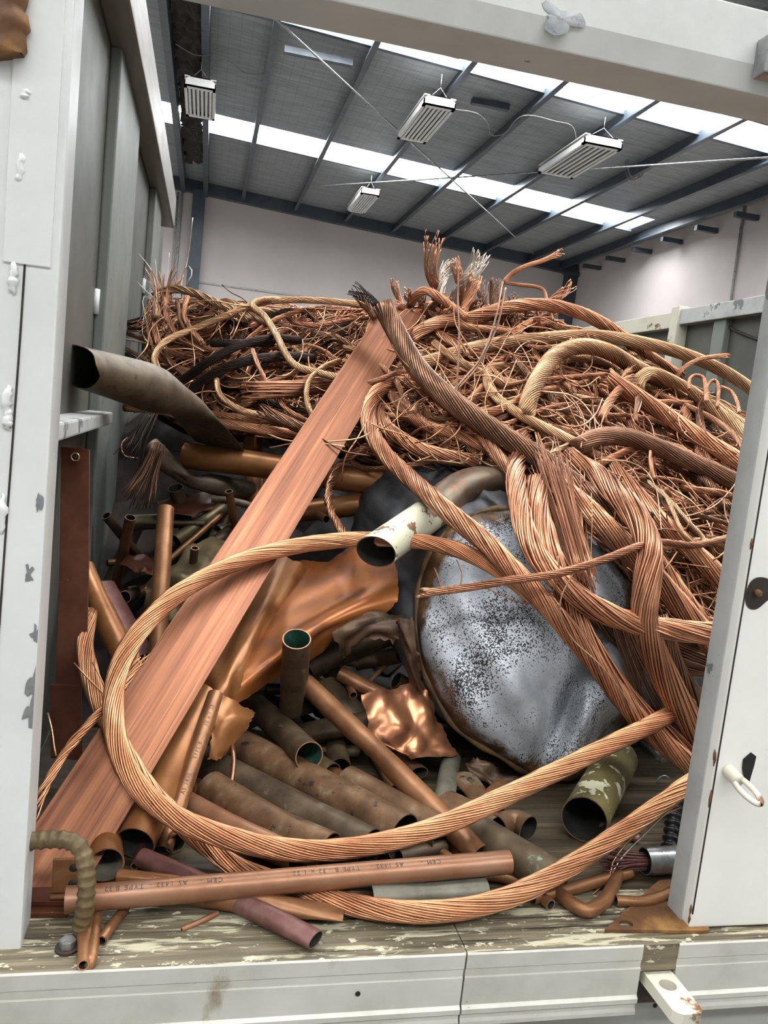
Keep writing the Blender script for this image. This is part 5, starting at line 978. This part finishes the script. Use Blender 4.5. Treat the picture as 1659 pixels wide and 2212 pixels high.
LEFT = lambda x, f: -22 + 30 * f; MID = lambda x, f: 8 + 14 * f; RIGHT = lambda x, f: 30 + 10 * f
tangle('copper cable woven into the tangle left of the long bar', 'tangled cables left of the long bar', 320, 780, 92, LEFT, 26, (6, 15), (-.05, .07), ['wire', 'wire', 'wire_pale', 'wire_brown', 'wire', 'wire_black'], (120, 380))
tangle('copper cable woven into the tangle between the long bar and the hooked pale cable', 'tangled cables in the middle of the heap', 800, 1160, 84, MID, 24, (7, 19), (-.04, .07), ['wire', 'wire', 'wire_pale', 'wire_brown', 'wire'], (120, 380))
tangle('copper cable woven into the tangle on the right slope of the heap', 'tangled cables on the right slope', 1140, 1640, 100, RIGHT, 20, (8, 22), (-.04, .07), ['wire', 'wire', 'wire', 'wire_brown', 'wire_pale'], (140, 420))
tangle('loose copper wire strewn over the left of the heap', 'loose wires on the left of the heap', 320, 800, 96, LEFT, 40, (2.2, 3.8), (-.10, .0), ['wire', 'wire_pale', 'wire_bright', 'wire_brown'], (60, 240), isw=True, bend=1.6)
tangle('loose copper wire strewn over the middle of the heap', 'loose wires on the middle of the heap', 800, 1160, 90, MID, 45, (2.2, 3.8), (-.09, .0), ['wire', 'wire_pale', 'wire_bright', 'wire'], (60, 240), isw=True, bend=1.6)
tangle('loose copper wire strewn over the right slope of the heap', 'loose wires on the right slope', 1150, 1630, 110, RIGHT, 38, (2.4, 4.2), (-.09, .0), ['wire', 'wire_pale', 'wire_bright', 'wire'], (60, 260), isw=True, bend=1.6)
# short tufts of wire ends poking out all along the crest
g0 = np.random.default_rng(77)
for k in range(26):
    x = g0.uniform(860, 1180); y = top_y(x) + g0.uniform(0, 70); th = g0.normal(-1.5, .55); l = g0.uniform(25, 60)
    q = [P(x, y, YS(x, y) - .01), P(x + math.cos(th) * l * .5, y + math.sin(th) * l * .5, YS(x, y) - .03), P(x + math.cos(th) * l, y + math.sin(th) * l, YS(x, y) - .045)]
    cable('frayed cable end bristling from the crest of the heap', q, rad(g0.uniform(8, 14), q[0]), ['wire', 'wire', 'wire_brown'][k % 3], n=9, sides=4, fray1=(.06, 1.1), loose=.15, group='frayed ends along the crest of the heap', name='frayed_cable_end')
# uncountable fine wire packed inside the heap, over a lumpy core added against light leaks
m = MB(); g = np.random.default_rng(19)
for k in range(2600):
    x = g.uniform(318, 1640); f = g.uniform(0, 1) ** .9; y = top_y(x) + (bot_y(x) - top_y(x)) * f + 6
    th = math.radians((LEFT if x < 790 else MID if x < 1150 else RIGHT)(x, f) + g.normal(0, 30)); L = g.uniform(50, 200); c = g.normal(0, .5); off = g.uniform(0, .09); pts = []
    for u in (-.5, -.17, .17, .5):
        xx = min(max(x + math.cos(th + c * u) * L * u, 314), 1660); yy = y + math.sin(th + c * u) * L * u; yy = min(max(yy, top_y(xx) + 5), bot_y(xx) + 8); pts.append(P(xx, yy, YS(xx, yy) + off))
    p = spline(pts, .03, 7); m.tube(p, g.uniform(.0009, .0022), 4, caps=False, tone=g.uniform())
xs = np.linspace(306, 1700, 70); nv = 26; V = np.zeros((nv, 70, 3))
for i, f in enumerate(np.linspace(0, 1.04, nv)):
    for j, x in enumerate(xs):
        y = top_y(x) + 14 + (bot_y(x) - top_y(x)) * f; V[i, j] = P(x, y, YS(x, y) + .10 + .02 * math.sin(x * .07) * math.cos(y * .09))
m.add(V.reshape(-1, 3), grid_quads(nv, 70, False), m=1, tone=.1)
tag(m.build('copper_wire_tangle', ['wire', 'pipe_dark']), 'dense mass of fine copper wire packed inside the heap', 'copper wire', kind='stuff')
# backing bed, coloured dark for shade in the hollows, rising to the heap
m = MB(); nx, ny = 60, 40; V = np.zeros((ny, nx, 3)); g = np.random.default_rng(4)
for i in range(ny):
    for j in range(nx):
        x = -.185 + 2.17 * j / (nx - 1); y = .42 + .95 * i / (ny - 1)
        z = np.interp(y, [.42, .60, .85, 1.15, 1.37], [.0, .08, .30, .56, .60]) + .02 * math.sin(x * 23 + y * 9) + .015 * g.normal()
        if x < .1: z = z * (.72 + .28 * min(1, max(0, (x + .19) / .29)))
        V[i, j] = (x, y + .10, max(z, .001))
m.add(V.reshape(-1, 3), grid_quads(ny, nx, False)); tag(m.build('shade_scrap_bed', 'rust_and_shade'), 'scrap backing coloured dark for the shade in the hollows under the pipes', 'scrap', kind='stuff')
